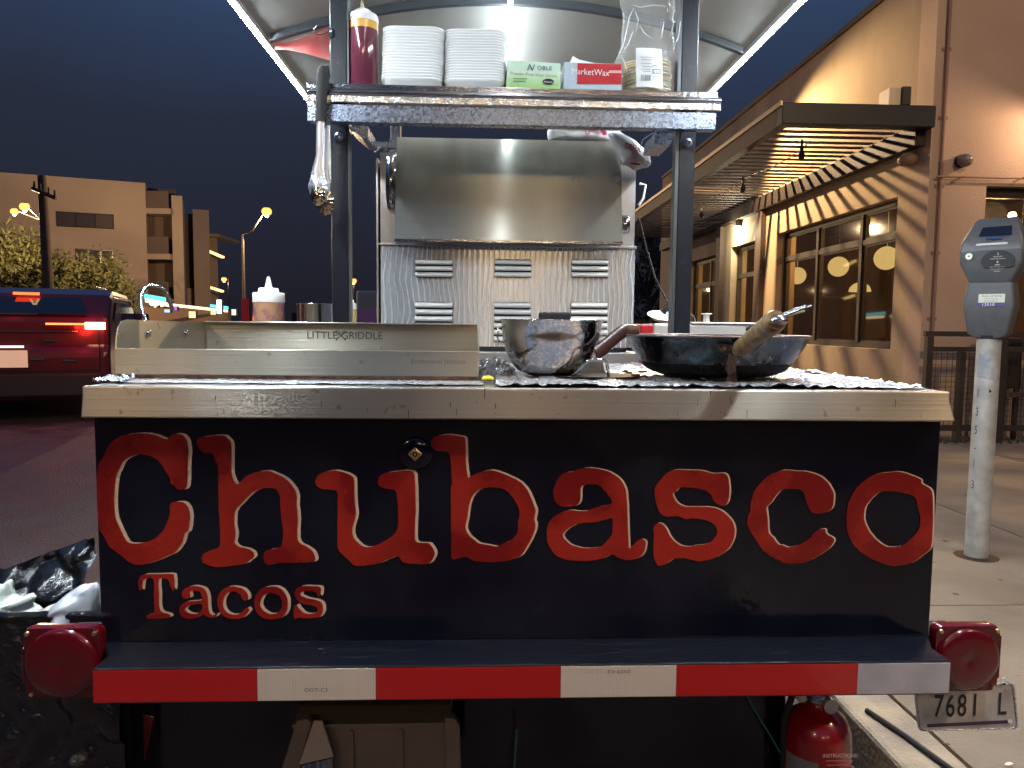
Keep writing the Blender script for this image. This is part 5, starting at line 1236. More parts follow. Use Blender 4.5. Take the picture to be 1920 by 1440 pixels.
for (xa, xb, za, zb2) in hl:
    n_l = 3 if za > P(950,540,YF).z else 6
    pitch = (zb2-za)/n_l
    for k in range(n_l):
        z = za + pitch*k + pitch*.12; h_ = pitch*.80
        b = MB(True)
        pr = [(0, h_), (-.005, h_*.96), (-.009, h_*.72), (-.0105, h_*.35), (-.0095, 0), (-.0085, 0), (-.0085, h_*.3), (-.007, h_*.66), (0, h_*.86)]
        b.loft([[Vector((x, YF + y_, z + zz_)) for y_, zz_ in pr] for x in (xa+.0005, xb-.0005)])
        b.build('louvre', m_slat2, br)
# left side flange and hood
MB().box(P(706,500,YF).x, x0-.0065, YF+.0, YF+.35, zb_, P(706,296,YF).z).build('side_flange', m_steel2, br)
zh0 = P(950, 461, YF).z; zh1 = P(742, 257, YF).z
hx0 = P(742, 360, YF-.03).x; hx1 = P(1165, 360, YF-.03).x
m_hood = steel('hood_steel', (.76,.79,.71), .27, stain=(.755,.785,.705), metal=.86, brush=(2,2,320), bump=.00002, rvar=.015, aniso=1.0, rot=0.0, b2=.00001)
b = MB(); b.prism([(hx0, YF-.065, zh0+.008), (hx1, YF-.065, zh0+.008), (hx1, YF+.0, zh1), (hx0, YF+.0, zh1)], (0,.003,0)); b.build('hood_front', m_hood, br)
for px0_, px1_, pt in ((712, 741, 288), (1166, 1192, 300)):
    a = P(px0_, 400, YF).x; c_ = P(px1_, 400, YF).x
    MB().box(a, c_, YF+.01, YF+.34, zh0-.0+.004, P(960, pt, YF).z).build('hood_side', m_steel2, br)
MB().box(hx0+.002, hx1-.002, YF+.03, YF+.34, zh0+.004, P(960,290,YF).z).build('hood_body', m_steel2, br)
MB().box(hx0+.0, hx1+.0, YF-.068, YF-.02, zh0-.0+.0015, zh0+.0075).build('hood_lip', m_chrome, br)
# round end drum on the left, little roller on right
b = MB(True); p = P(734, 340, YF-.01); b.lathe([(.001,.04),(.045,.04),(.05,.035),(.05,-.035),(.045,-.04),(.001,-.04)], (0,0,0), 28)
o = b.build('drum', m_mirror, br); o.rotation_euler = (0,R(90),0); o.location = (P(735,340,YF).x, YF+.004, p.z); o.scale = (1.45,.8,.33); o.matrix_parent_inverse = world_of(br).inverted()
p = P(1172, 420, YF+.0); b = MB(True); b.lathe([(.001,.012),(.02,.012),(.022,.008),(.022,-.008),(.02,-.012),(.001,-.012)], (0,0,0), 24)
o = b.build('roller', m_mirror, br); o.rotation_euler = (0,R(90),0); o.location = (p.x+.002, YF+.02, p.z); o.scale = (1.3,1,1); o.matrix_parent_inverse = world_of(br).inverted()
# clip and cable on right side
MB().tube([P(1199,345,YF), P(1210,347,YF), P(1206,372,YF), P(1197,385,YF)], .004, 8).build('clip', m_white, br)
cd = empty('thermometer_cord', P(1195, 400, 1.99), 'thin black probe cord sagging from the broiler side into the pale tub', 'cord')
MB().tube([P(1197,408,1.99), P(1202,425,1.99), P(1212,465,1.98), P(1228,520,1.96), P(1248,560,1.94), P(1256,572,1.92)], .0028, 8).build('cord', m_rubber, cd)
MB(True).cyl(P(1256,571,1.92), P(1243,586,1.92), .007, .009, 12).build('plug', m_rubber, cd)
tag(MB().tube([P(1195,296,2.0), P(1205,262,1.99), P(1220,252,1.95), P(1240,243,1.9)], .0013, 6).build('thin_wire', m_galv), 'thin bare wire running from the hood up to the right shelf bracket', 'wire')

# white carrier bag draped over the hood
m_pb = M('thin_white_bag', (.84,.84,.86), .34, bump=.004, bscale=28, coat=.2)
sb = empty('shopping_bag', P(1180, 260, YF), 'white plastic carrier bag with red print slumped over the hood corner', 'bag')
def blob(poly, Y, thick, m, nm, par, seed=0, amp=.010, n=22):
    """crumpled closed bag shape inside an outline"""
    cx = sum(p[0] for p in poly)/len(poly); cy = sum(p[1] for p in poly)/len(poly)
    pts = smooth([Vector((x, y, 0)) for x, y in poly], 5); N = len(pts)
    def f(u, v, s):
        q = pts[int(u*N) % N]; k = math.sin(v*PI/2)
        px = cx+(q[0]-cx)*k; py = cy+(q[1]-cy)*k
        w = P(px, py, Y); d = math.sqrt(max(0, 1-k*k))
        nn = noise.noise(Vector((w.x*14+seed, w.z*14, seed)))*amp*(d**.5) + abs(noise.noise(Vector((w.x*34+seed, w.z*34, 2.0+seed))))*amp*.7*d**.5
        return Vector((w.x, Y + s*(d**.8*thick) - nn, w.z))
    b = MB(True); b.grid(lambda u, v: f(u, v, -1), N, n); b.grid(lambda u, v: f(u, v, .5), N, 6)
    return b.build(nm, m, par, weld=True)
blob([(1028,262),(1027,245),(1036,234),(1080,232),(1130,235),(1158,240),(1165,262),(1160,275),(1100,272),(1050,270)], YF+.03, .03, m_pb, 'bag_body', sb, 3)
blob([(1140,252),(1165,250),(1188,264),(1210,282),(1219,298),(1216,312),(1205,316),(1192,320),(1178,312),(1166,306),(1160,285)], YF-.03, .028, m_pb, 'bag_corner', sb, 5, .008)
m_bp = M('red_bag_print', (.70,.03,.09), .5)
text('ORFUL', .022, P(1187, 277, YF-.066), 'bag_print', m_bp, sb, rot=(R(90), R(12), 0), sx=.70)
b = MB(); b.prism([P(1183,304,YF-.066), P(1200,307,YF-.066), P(1200,310,YF-.066), P(1183,307.5,YF-.066)], (0,.002,0)); b.build('bag_print', m_bp, sb)
b = MB()
for a0, r0 in ((20,13),(75,15),(130,14),(200,10),(320,16)):
    c_ = P(1123, 240, YF-.014); d = Vector((math.cos(R(a0)), 0, math.sin(R(a0)))); n_ = Vector((-d.z, 0, d.x))
    s = r0*YF/FPX
    b.prism([c_+d*s*.25-n_*s*.1, c_+d*s*.9-n_*s*.28, c_+d*s*1.15, c_+d*s*.9+n_*s*.28, c_+d*s*.25+n_*s*.1], (0,.001,0))
b.build('bag_print', m_bp, sb)
text('LA', .02, P(1104, 246, YF-.013), 'bag_print', m_bp, sb, rot=(R(90), R(-20), 0))

# ---------------------------------------------------------------- griddle
YG0, YG1 = 1.36, 1.80
gx0 = P(215, 680, YG0).x; gx1 = P(897, 680, YG0).x
gzb = CT+.004; gzf = P(550, 656, YG0).z; gzt = P(640, 607, YG1).z
gr_ = empty('steel_griddle', ((gx0+gx1)/2, (YG0+YG1)/2, CT), 'wide stainless griddle tray with stamped back wall at the left of the counter', 'griddle')
MB().box(gx0, gx1, YG0, YG0+.003, gzb+.004, gzf).build('front_wall', m_griddle, gr_, bevel=.0008)
MB().box(gx0+.003, gx1-.003, YG0+.0035, YG0+.018, gzf-.006, gzf-.001).build('front_lip', m_griddle, gr_, bevel=.0008)
# left side wall with rounded front corner
def sidewall(x, nm):
    pr = [(YG0+.004, gzb), (YG0+.004, gzf), (YG0+.006, gzt-.030), (YG0+.014, gzt-.010), (YG0+.028, gzt+.001), (YG0+.05, gzt+.004), (YG1-.004, gzt), (YG1-.004, gzb)]
    return MB().prism([(x, y, z) for y, z in pr], (.0022, 0, 0)).build(nm, m_griddle, gr_)
sidewall(gx0, 'side_wall'); sidewall(gx1-.0022, 'side_wall')
MB().box(gx0, gx1, YG1-.003, YG1, gzb, gzt).build('back_wall', m_griddle, gr_)
MB().box(gx0+.003, gx1-.003, YG1-.020, YG1+.004, gzt+.0005, gzt+.003).build('back_rim', m_griddle, gr_, bevel=.0008)
MB().box(gx0+.003, gx1-.003, YG0+.0035, YG1-.0035, gzb, gzb+.003).build('cooking_plate', M('seared_plate', (.25,.19,.13), .3, .9, c2=(.08,.05,.03), nscale=12), gr_)
MB().box(gx0+.02, gx1-.02, YG0+.02, YG1-.02, CT+.0005, gzb-.0005).build('burnt_base', m_rust, gr_)
b = MB(); b.box(gx0+.001, gx1-.001, YG0-.0012, YG0+.0028, CT+.001, gzb+.0038); b.build('burnt_seam', M('burnt_grease', (.05,.018,.012), .3, c2=(.18,.09,.05), nscale=60, coat=.6), gr_)
for px in (278, 348):
    p = PX(px, 626, gx0+.0022); MB(True).cyl(p, p+Vector((.004,0,0)), .0085, .006, 16).build('rivet', m_mirror, gr_)
hp = [PX(278, 600, gx0-.02), PX(262, 585, gx0-.02), PX(262,562,gx0-.02), PX(270,545,gx0-.02), PX(288,536,gx0-.02), PX(305,540,gx0-.02), PX(316,555,gx0-.02), PX(326,580,gx0-.02), PX(340,600,gx0-.02)]
pp = []
for k, (px, py) in enumerate(((272,600),(265,578),(264,555),(270,541),(284,535),(298,537),(310,546),(317,562),(324,582),(336,602))):
    pp.append(P(px, py, 1.52+.012*k))
pp = [pp[0]+Vector((0,0,-.05))] + pp[:-1]
MB().tube(pp, .0042, 10).build('handle', m_mirror, gr_)
yb = YG1-.0042
text('LITTLE', .0245, P(604, 629, yb), 'stamped_name', m_ink_g, gr_, sx=1.03, bold=.0002)
text('GRIDDLE', .0245, P(678.5, 630, yb), 'stamped_name', m_ink_g, gr_, sx=1.0, bold=.0002)
# crossed spatula and fork emblem
b = MB(); c_ = P(639, 629, yb)
for s0 in (-1, 1):
    d = Vector((s0*.7, 0, .7)); n_ = Vector((-d.z, 0, d.x)); L_ = .017
    b.prism([c_-d*L_-n_*.0016, c_+d*L_*.3-n_*.0010, c_+d*L_*.3+n_*.0010, c_-d*L_+n_*.0016], (0,.0004,0))
    if s0 < 0:
        for k in (-1, 0, 1): b.prism([c_+d*L_*.3+n_*(.0035*k-.0008), c_+d*L_*1.05+n_*(.0035*k-.0008), c_+d*L_*1.05+n_*(.0035*k+.0008), c_+d*L_*.3+n_*(.0035*k+.0008)], (0,.0004,0))
        b.prism([c_+d*L_*.25-n_*.0045, c_+d*L_*.38-n_*.0045, c_+d*L_*.38+n_*.0045, c_+d*L_*.25+n_*.0045], (0,.0003,0))
    else:
        for k in (-1, 0, 1): b.prism([c_+d*L_*.35+n_*(.0026*k-.0006), c_+d*L_*1.0+n_*(.0026*k-.0006), c_+d*L_*1.0+n_*(.0026*k+.0006), c_+d*L_*.35+n_*(.0026*k+.0006)], (0,.0004,0))
b.build('stamped_emblem', m_ink_g, gr_)
text('Professional Stainless', .0125, P(822, 678, YG0-.0008), 'etched_line', M('etched_grey', (.26,.24,.21), .5, .4), gr_, sx=.93)

# ---------------------------------------------------------------- foil on the counter
def foil_sheet(name, corners, seed, lab, amp=.004, nu=90, nv=30, lift=.0012, edge=.006):
    a, b_, c_, d = [Vector(q) for q in corners]   # near left, near right, far right, far left
    def f(u, v):
        p = (a*(1-u)+b_*u)*(1-v)+(d*(1-u)+c_*u)*v
        e_ = min(u, 1-u, v, 1-v)
        jag = noise.noise(Vector((u*30+seed, v*30, seed)))*.004 if e_ < .02 else 0
        n1 = abs(noise.noise(Vector((p.x*18+seed, p.y*18, seed*1.7)))); n2 = abs(noise.noise(Vector((p.x*55+seed, p.y*40, 3+seed)))); n3 = abs(noise.noise(Vector((p.x*120, p.y*110+seed, 9))))
        return Vector((p.x+jag, p.y+jag, CT + lift + amp*(n1*1.1+n2*.8+n3*.35) + edge*math.exp(-e_*40)*n2))
    o = MB(False).grid(f, nu, nv, False).build(name, m_foil); tag(o, lab, 'foil', 'sheets of foil over the counter'); return o
def cp(px, py): q = PZ(px, py, CT); return Vector((q.x, q.y, 0))
foil_sheet('foil_sheet', [(P(190,720,1.27).x,1.26,0), (P(905,720,1.26).x,1.255,0), (P(905,700,1.42).x,1.350,0), (P(210,700,1.42).x,1.350,0)], 2.3, 'long crinkled foil strip under the front edge of the griddle', .0016, 160, 22, .0006, .001)
foil_sheet('foil_sheet', [(P(928,727,1.235).x,1.232,0), (P(1735,728,1.24).x,1.235,0), (P(1735,728,1.24).x+.004,1.98,0), (P(940,700,1.6).x,1.98,0)], 7.1, 'large crinkled foil sheet under the wok and bowl at the right', .005, 190, 110)
b = MB(False); rnd = random.Random(3)
cc = P(922, 690, 1.50)
def ball(u, v):
    t = 2*PI*u; ph = PI/2*v; r = Vector((math.cos(t)*math.cos(ph)*.045, math.sin(t)*math.cos(ph)*.05, math.sin(ph)*.034))
    n_ = noise.noise(r*60+Vector((4,1,2)))*.018 + abs(noise.noise(r*140))*.012
    q = r*(1+n_*14); return Vector((cc.x+q.x, 1.50+q.y, CT+.001+max(q.z,0)))
b.grid(ball, 48, 16, False); tag(b.build('foil_ball', m_foil), 'crumpled ball of foil between the griddle and steel bowl', 'foil')
cc2 = P(212, 713, 1.30)
b = MB(False); b.grid(lambda u, v: Vector((cc2.x-.02+.05*u, 1.27+.05*v, CT+.002+abs(noise.noise(Vector((u*5,v*5,1))))*.016)), 16, 12, False)
tag(b.build('foil_scrap', m_foil), 'small crumpled foil scrap at the left front corner of griddle', 'foil')
# lime wedge
p = P(915, 706, 1.33)
b = MB(True); b.lathe([(.001,.006),(.009,.004),(.012,0),(.009,-.004),(.001,-.005)], (p.x, p.y, CT+.0065), 14, sx=1.0, sy=.7)
tag(b.build('lime_wedge', M('yellow_lime', (.62,.60,.04), .35)), 'small bright yellow pepper scrap lying beside the griddle corner', 'food scrap')
rnd = random.Random(21); m_crumb = M('burnt_crumb', (.12,.06,.03), .8)
for k, (px, py) in enumerate(((1180,702),(1192,706),(1172,699),(1205,700),(1370,712),(1376,708),(1515,700),(1530,703))):
    q = PZ(px, py, CT+.006); b = MB(True)
    b.lathe([(.001,.004),(.008,.003),(.010,0),(.001,-.001)], (q.x, q.y, CT+.008), 7, sx=rnd.uniform(.6,1.3), sy=rnd.uniform(.5,1))
    o = b.build('food_crumb', m_crumb); tag(o, ['burnt crumb on foil just right of the wire arch','second burnt crumb from the wire arch toward the wok','burnt crumb farthest back between skillet and wok','burnt crumb touching the left underside of the wok','burnt crumb left of the iron strap under the wok','burnt crumb right against the iron strap under the wok','burnt crumb on foil at the right underside of the wok','rightmost burnt crumb on the foil past the wok'][k], 'food scrap', 'burnt crumbs scattered on the foil')

# ---------------------------------------------------------------- mixing bowl, skillet, wok
pb_ = P(1034, 600, 1.47); rb = (P(1129,600,1.47).x-P(939,600,1.47).x)/2; zbt = P(1034, 600, 1.47).z; z0 = CT+.0045
mbowl = empty('mixing_bowl', (pb_.x, 1.47, z0), 'polished steel mixing bowl in front of the broiler louvres', 'bowl')
H = zbt - z0
prof = [(.001,0),(rb*.42,.0),(rb*.50,.003),(rb*.66,H*.09),(rb*.80,H*.24),(rb*.90,H*.45),(rb*.965,H*.72),(rb*.985,H*.96),(rb*1.02,H*.985),(rb*1.025,H*1.0),(rb*1.0,H*1.008),(rb*.972,H*.985),(rb*.95,H*.72),(rb*.88,H*.45),(rb*.78,H*.25),(rb*.5,H*.06),(.001,H*.04)]
MB(True).lathe(prof, (pb_.x,1.47,z0), 56).build('bowl', m_mirror, mbowl)
ph = P(940, 625, 1.47)
MB().tube([Vector((ph.x+.004, 1.462, ph.z+.014)), Vector((ph.x-.006, 1.458, ph.z+.010)), Vector((ph.x-.008, 1.456, ph.z-.008)), Vector((ph.x-.004, 1.458, ph.z-.016)), Vector((ph.x+.005, 1.462, ph.z-.018))], .0016, 8).build('ring_handle', m_mirror, mbowl)
# film over bowl rim at right
b = MB(True)
def bf(u, v):
    t = R(-38) + R(60)*u; r = rb*(1.035 - .05*v) ; z = z0+H*1.01 - H*.40*v*(.5+.5*math.sin(PI*u))
    n_ = abs(noise.noise(Vector((u*7, v*7, 4))))*.007
    rr = rb*(.985 if z > z0+H*.7 else .95)*1.02 + n_
    return Vector((pb_.x + rr*math.cos(t), 1.47 + rr*math.sin(t), z))
b.grid(bf, 26, 14).build('cling_film', m_film, mbowl)
# black grip behind
p = P(1042, 590, 1.60)
o = MB().box(P(1012,590,1.58).x, P(1072,590,1.58).x, 1.585, 1.62, P(1040,606,1.58).z, P(1040,585,1.58).z).build('black_sponge', M('black_sponge', (.015,.016,.02), .85, bump=.003, bscale=120), None, bevel=.005)
o['category'] = 'sponge'; o['label'] = 'black rectangular pad resting on a block behind the steel bowl'
o = MB().box(P(1018,600,1.6).x, P(1066,600,1.6).x, 1.59, 1.66, CT+.006, P(1040,606.5,1.58).z).build('steel_block', m_steel2, None, bevel=.003); tag(o, 'steel block hidden behind the mixing bowl carrying a black pad', 'container')
# skillet below the bowl with riveted wire arch and brown handle
sk = empty('skillet', (P(1120,705,1.42).x, 1.46, CT+.006), 'flat dark skillet under the bowl with brown stick handle and wire arch', 'skillet')
c_ = P(1085, 704, 1.46); 
MB(True).lathe([(.001,0),(.075,0),(.088,.0015),(.092,.003),(.088,.0035),(.07,.002),(.001,.0015)], (P(1118,704,1.42).x, 1.44, CT+.0045), 48, sy=.75).build('pan', M('skillet_steel', (.035,.03,.025), .35, .7, c2=(.10,.08,.06), nscale=20), sk)
pp = [P(1072,706,1.40), P(1083,697,1.385), P(1094,684,1.375), P(1104,676,1.37), P(1118,674,1.37), P(1131,675,1.375), P(1137,679,1.38), P(1139,690,1.385), P(1141,706,1.39)]
MB().tube(pp, .0032, 8).build('wire_arch', m_mirror, sk)
b = MB(); b.prism([P(1086,701,1.40), P(1096,686,1.395), P(1107,679,1.39), P(1130,679,1.39), P(1136,700,1.40)], (0,.002,0)); b.build('steel_tongue', m_griddle, sk)
# brown handle running up right
hd = MB(True); rings = []
for (px, py, Y), w_, t_ in (((1117,663,1.40), .014, .010), ((1135,649,1.42), .015, .012), ((1160,627,1.46), .014, .013), ((1171,620,1.47), .013, .012), ((1180,618,1.49), .012, .011), ((1196,618,1.53), .010, .009)):
    c0_ = P(px, py, Y); rings.append([c0_ + Vector((-.5*w_*math.cos(t)*.6, t_*.8*math.sin(t), .95*w_*math.cos(t))) for t in [2*PI*k/12 for k in range(12)]])
hd.loft(rings).build('handle', m_brown, sk)
b = MB(); b.prism([P(1120,668,1.398), P(1112,675,1.40), P(1118,676,1.40), P(1150,652,1.43), P(1146,648,1.43)], (0,.006,0)); b.build('ferrule', M('brushed_ferrule', (.45,.40,.36), .4, .9), sk)

# wok
wc = P(1341, 626, 1.47); rw = (P(1509,630,1.47).x - P(1172,630,1.47).x)/2*.985; zw = P(1341, 632, 1.30).z
wk = empty('wok', (wc.x, 1.47, CT+.010), 'large blackened carbon steel wok with wooden handle on the right of the counter', 'wok')
z0 = CT+.009; H = zw - z0
prof = [(.001,0),(rw*.58,.0),(rw*.67,.005),(rw*.745,H*.14),(rw*.83,H*.36),(rw*.905,H*.62),(rw*.965,H*.86),(rw*.995,H*.985),(rw*1.005,H*1.0),(rw*.995,H*1.012),(rw*.975,H*.99),(rw*.88,H*.62),(rw*.80,H*.36),(rw*.6,H*.08),(.001,H*.05)]
MB(True).lathe(prof, (wc.x,1.47,z0), 80).build('pan', m_wok, wk)
MB().tube([Vector((wc.x + rw*math.cos(2*PI*k/64), 1.47 + rw*math.sin(2*PI*k/64), z0+H*1.005)) for k in range(64)], .0022, 6, closed=True).build('rim', M('wok_rim', (.16,.12,.11), .35, .8), wk)
MB(True).lathe([(rr*1.004+.0004, zz_) for rr, zz_ in ((rw*.58,-.0006),(rw*.67,.0045),(rw*.745,H*.14),(rw*.80,H*.28),(rw*.815,H*.325))], (wc.x,1.47,z0), 80).build('burnt_base', M('burnt_shade_black', (.004,.0035,.004), .7, spec=.08, c2=(.03,.018,.015), nscale=40, lo=.6, hi=.8, bump=.002, bscale=90), wk)  # matte black ring: burnt crust and the wok's lower shade in one colour
# bracket plate and rivets, sitting on the front wall of the pan
def onwok(px, py, off=.003):
    # point on the pan's outside along the pixel ray
    d = ray(px, py)
    best = None
    for k in range(400):
        t = 1.15 + k*.0015; q = CAM + d*(t/d.y*1.0) if False else CAM + d*(t/ d.y)
        z = q.z - z0
        if z < 0: z = 0
        pr = prof[1:9]
        rr = pr[0][0]
        for (ra, za), (rb_, zb_) in zip(pr[:-1], pr[1:]):
            if za <= z <= zb_: rr = ra+(rb_-ra)*(z-za)/max(1e-6, zb_-za)
        if math.hypot(q.x-wc.x, q.y-1.47) <= rr+off: return q
    return P(px, py, 1.31)
pl = [(1345,646),(1352,644),(1368,646),(1385,648),(1400,652),(1402,660),(1390,666),(1372,668),(1358,664),(1348,656)]
b = MB(); b.prism([onwok(x, y, .004) for x, y in pl], (0,.003,0)); b.build('bracket', m_rust, wk)
for x, y in ((1357,654),(1391,657)):
    q = onwok(x, y, .006); MB(True).cyl(q, q+Vector((0,-.004,.001)), .005, .0035, 12).build('rivet', m_rust, wk)
b = MB(); q = [onwok(x, y, .007) for x, y in ((1366,664),(1382,664),(1380,690),(1379,700),(1382,716),(1363,716),(1366,700),(1362,690))]
q2 = []
for (x, y) in ((1366,662),(1382,662),(1380,690),(1380,703),(1383,717),(1362,717),(1365,703),(1361,690)):
    w_ = onwok(x, min(y,705), .007); q2.append(P(x, y, w_.y if y < 700 else 1.335))
b.prism(q2, (0,.003,0)); b.build('strap', m_rust, wk)
MB(True).cyl(P(1371,673,1.325), P(1371,673,1.320), .004, n=10).build('rivet', m_brass, wk)
# wooden handle: tapered rod rising to the right toward the viewer
h0 = P(1384, 656, 1.31); h1 = P(1456, 600, 1.13)
d = (h1-h0); L_ = d.length
MB(True).cyl(h0-d*.10, h0+d*.02, .008, .012, 16).build('ferrule', M('ferrule_grey', (.30,.30,.32), .3, .9), wk)
u_ = d.orthogonal().normalized(); w_ = d.cross(u_).normalized(); rings = []
for k, r_ in ((0,.0128),(.05,.0145),(.3,.0155),(.6,.0165),(.85,.0175),(.97,.0175),(1.0,.0155)):
    rings.append([h0+d*k + (u_*math.cos(t)+w_*math.sin(t))*r_ for t in [2*PI*j/24 for j in range(24)]])
MB(True).loft(rings).build('handle', m_wood, wk)
# chrome hanging eye in the end of handle
MB(True).lathe([(.001,.011),(.0075,.008),(.0105,.002),(.0105,-.002),(.0075,-.008),(.001,-.011)], (0,0,0), 20, sx=1.35).build('end_eye', m_mirror, wk)
o = bpy.data.objects['end_eye']; o.location = h1+Vector((.002,-.006,-.001)); o.scale = (1.0,1,.72); o.matrix_parent_inverse = world_of(wk).inverted()
# tongs / prongs behind the handle
tg2 = empty('steel_skewer_tongs', P(1480,590,1.40), 'slim steel and bamboo prongs poking out beyond the wok handle end', 'tongs')
MB().tube([P(1400,618,1.46), P(1460,595,1.40), P(1522,573,1.36)], [.0032,.0032,.0022], 8).build('steel_prong', m_mirror, tg2)
MB().tube([P(1400,616,1.48), P(1460,592,1.42), P(1512,572,1.38)], [.0028,.0028,.002], 8).build('steel_prong', m_mirror, tg2)
MB().tube([P(1400,620,1.47), P(1460,598,1.42), P(1508,583,1.38)], [.0035,.0035,.0026], 8).build('bamboo_prong', M('bamboo', (.55,.42,.18), .5), tg2)

# ---------------------------------------------------------------- pots and bottles behind griddle
MB_y = 1.95
def zb2(px, py, Y): return P(px, py, Y).z
# squeeze bottle
Y_ = 1.93; bx = P(504.5, 600, Y_); r_ = (P(533,590,Y_).x-P(475,590,Y_).x)/2
bz = lambda py: P(504, py, Y_).z
sq_ = empty('squeeze_bottle', (bx.x, Y_, CT), 'clear squeeze bottle of orange salsa with white stepped cap behind the griddle', 'bottle')
bt = CT+.0005
MB(True).lathe([(.001,bt),(r_*.96,bt),(r_,bt+.004),(r_, bz(566))], (bx.x,Y_,0), 32).build('body', M('orange_salsa', (.56,.30,.17), .2, coat=1, c2=(.38,.16,.17), nscale=34, lo=.45, hi=.6), sq_)
MB(True).lathe([(r_*1.02,bz(567)),(r_*1.02,bz(551)),(r_*.97,bz(549)),(r_*.66,bz(548)),(r_*.63,bz(541)),(r_*.56,bz(540)),(r_*.26,bz(539.5)),(r_*.22,bz(536)),(r_*.10,bz(520)),(.001,bz(518))], (bx.x,Y_,0), 32).build('cap', m_white, sq_)
# steel pot
px_ = P(593, 590, 1.98); rp = (P(628,590,1.98).x-P(558,590,1.98).x)/2
pt = empty('steel_pot', (px_.x, 1.98, CT), 'straight sided stainless pot behind the griddle beside the left post', 'pot')
zp = P(593, 570, 1.98).z
MB(True).lathe([(.001,CT+.001),(rp*.97,CT+.001),(rp,CT+.006),(rp,zp-.003),(rp*1.03,zp-.001),(rp*1.03,zp+.0005),(rp*.98,zp-.001),(rp*.97,CT+.01),(.001,CT+.008)], (px_.x,1.98,0), 40).build('pot', m_mirror, pt)
# second bottle right of post
Y_ = 2.02; bx = P(661, 590, Y_); r_ = (P(670,590,Y_).x-P(650,590,Y_).x)/2
bz = lambda py: P(661, py, Y_).z
o = empty('mustard_bottle', (bx.x-.003, Y_, CT), 'slim bottle of tan sauce with white cap just right of the left post', 'bottle')
MB(True).lathe([(.001,CT+.0005),(r_,CT+.0005),(r_,bz(582)),(r_*.9,bz(579))], (bx.x-.003,Y_,0), 24).build('body', M('tan_sauce', (.66,.45,.16), .25, coat=.8), o)
MB(True).lathe([(r_*.98,bz(580)),(r_*.92,bz(569)),(r_*.5,bz(567)),(r_*.45,bz(562)),(.001,bz(561))], (bx.x-.003,Y_,0), 24).build('cap', m_white, o)
# pale tub at right behind the wok
Y_ = 2.10; x0_ = P(1225,610,Y_).x; x1_ = P(1425,610,Y_).x; zt_ = P(1330, 604, Y_).z
tb2 = empty('prep_tub', ((x0_+x1_)/2, Y_+.15, CT), 'pale grey rectangular prep tub with white rim behind the wok', 'container')
MB().box(x0_, x1_, Y_, Y_+.30, CT+.0005, zt_-.006).build('body', M('pale_grey_tub', (.42,.42,.40), .4), tb2, bevel=.006)
MB().box(P(1297,605,Y_).x, x1_+.004, Y_-.004, Y_+.305, zt_-.0055, zt_).build('lid', M('white_lid', (.78,.78,.75), .45), tb2, bevel=.002)
# small round white dish tilted
q = P(1248, 594, Y_+.05)
dd = MB(True).lathe([(.001,0),(.028,.001),(.043,.012),(.046,.014),(.043,.015),(.028,.004),(.001,.003)], (0,0,0), 32).build('white_dish', m_white)
dd.location = (q.x, Y_+.10, zt_+.006); dd.rotation_euler = (R(22), R(4), 0); dd.scale = (1.0,.9,1)
tag(dd, 'small white round dish leaning on the tub left of the right post', 'dish')
q = P(1340, 598, Y_+.02)
cp_ = MB(True); cp_.lathe([(.010,0),(.009,.02),(.014,.024),(.016,.024),(.0155,.026),(.001,.026)], (q.x-.0, Y_+.1, zt_+.0005), 16)
tag(cp_.build('pump_cap', m_white), 'small white pump cap standing on the prep tub lid', 'cap')
MB_ = MB().tube([Vector((P(1300,590,Y_).x-.01+.035*math.cos(t), Y_+.06, zt_+.002+.028*math.sin(t))) for t in [k*PI/10 for k in range(11)]], .0022, 8)
tag(MB_.build('wire_bail', m_mirror), 'thin steel wire bail arching above the tub behind the right post', 'wire')
o = MB().box(P(1198,613,2.0).x, P(1222,613,2.0).x, 1.98, 2.03, CT+.006, P(1210,609,2.0).z).build('red_box', M('red_plastic', (.5,.02,.03), .4), None, bevel=.004); tag(o, 'small red plastic box behind the wok rim left of the tub', 'box')

# ---------------------------------------------------------------- trash bag at the left
m_bag = M('black_bag_film', (.010,.010,.012), .22, coat=.25, bump=.008, bscale=34)
tr = empty('trash_can', (P(60,1160,1.40).x, 1.45, 0), 'trash can lined with glossy black plastic bag left of the cart', 'trash can')
tx0, tx1 = P(-160, 1150, 1.34).x, pl0-.012
rim = P(90, 1157, 1.33).z
def crum(p, s, a): return abs(noise.noise(p*9+Vector((s,s,s))))*a + abs(noise.noise(p*23+Vector((s,0,s))))*a*.5 + noise.noise(p*4)*a*.4
def front(u, v):
    p = Vector((tx0+(tx1-tx0)*u, 1.33, rim-(rim-.02)*v)); return Vector((p.x, 1.33 - crum(p, 3, .035)*min(1, v*6+.1), p.z + .006*noise.noise(p*14)))
MB(False).grid(front, 70, 70, True).build('bag_front', m_bag, tr)
MB(True).tube([Vector((tx0+(tx1-tx0)*k/24, 1.335+.003*math.sin(k), rim+.004*noise.noise(Vector((k*.7,1,1))))) for k in range(25)], .008, 10).build('bag_rim', m_bag, tr)
zl_, zr_2 = P(0, 1062, 1.75).z, P(186, 1000, 1.70).z
def back(u, v):
    zt = P(0,1066,1.72).z + (P(186,1000,1.72).z-P(0,1066,1.72).z)*min(1.2, max(-1, (u-.47)/.53)); zlo = rim-.12
    xr2 = min(P(190,1000,1.72).x, pl0-.02)
    p = Vector((P(-180,1060,1.72).x+(xr2-P(-180,1060,1.72).x)*u, 1.72, zlo+(zt-zlo)*v))
    return Vector((p.x, 1.72 - crum(p*1.2, 7, .07) - .10*(1-v), p.z))
MB(False).grid(back, 80, 50, True).build('bag_back', m_bag, tr)
MB().box(tx0, tx1, 1.345, 1.78, 0.03, rim-.13).build('can_body', m_dark, tr)
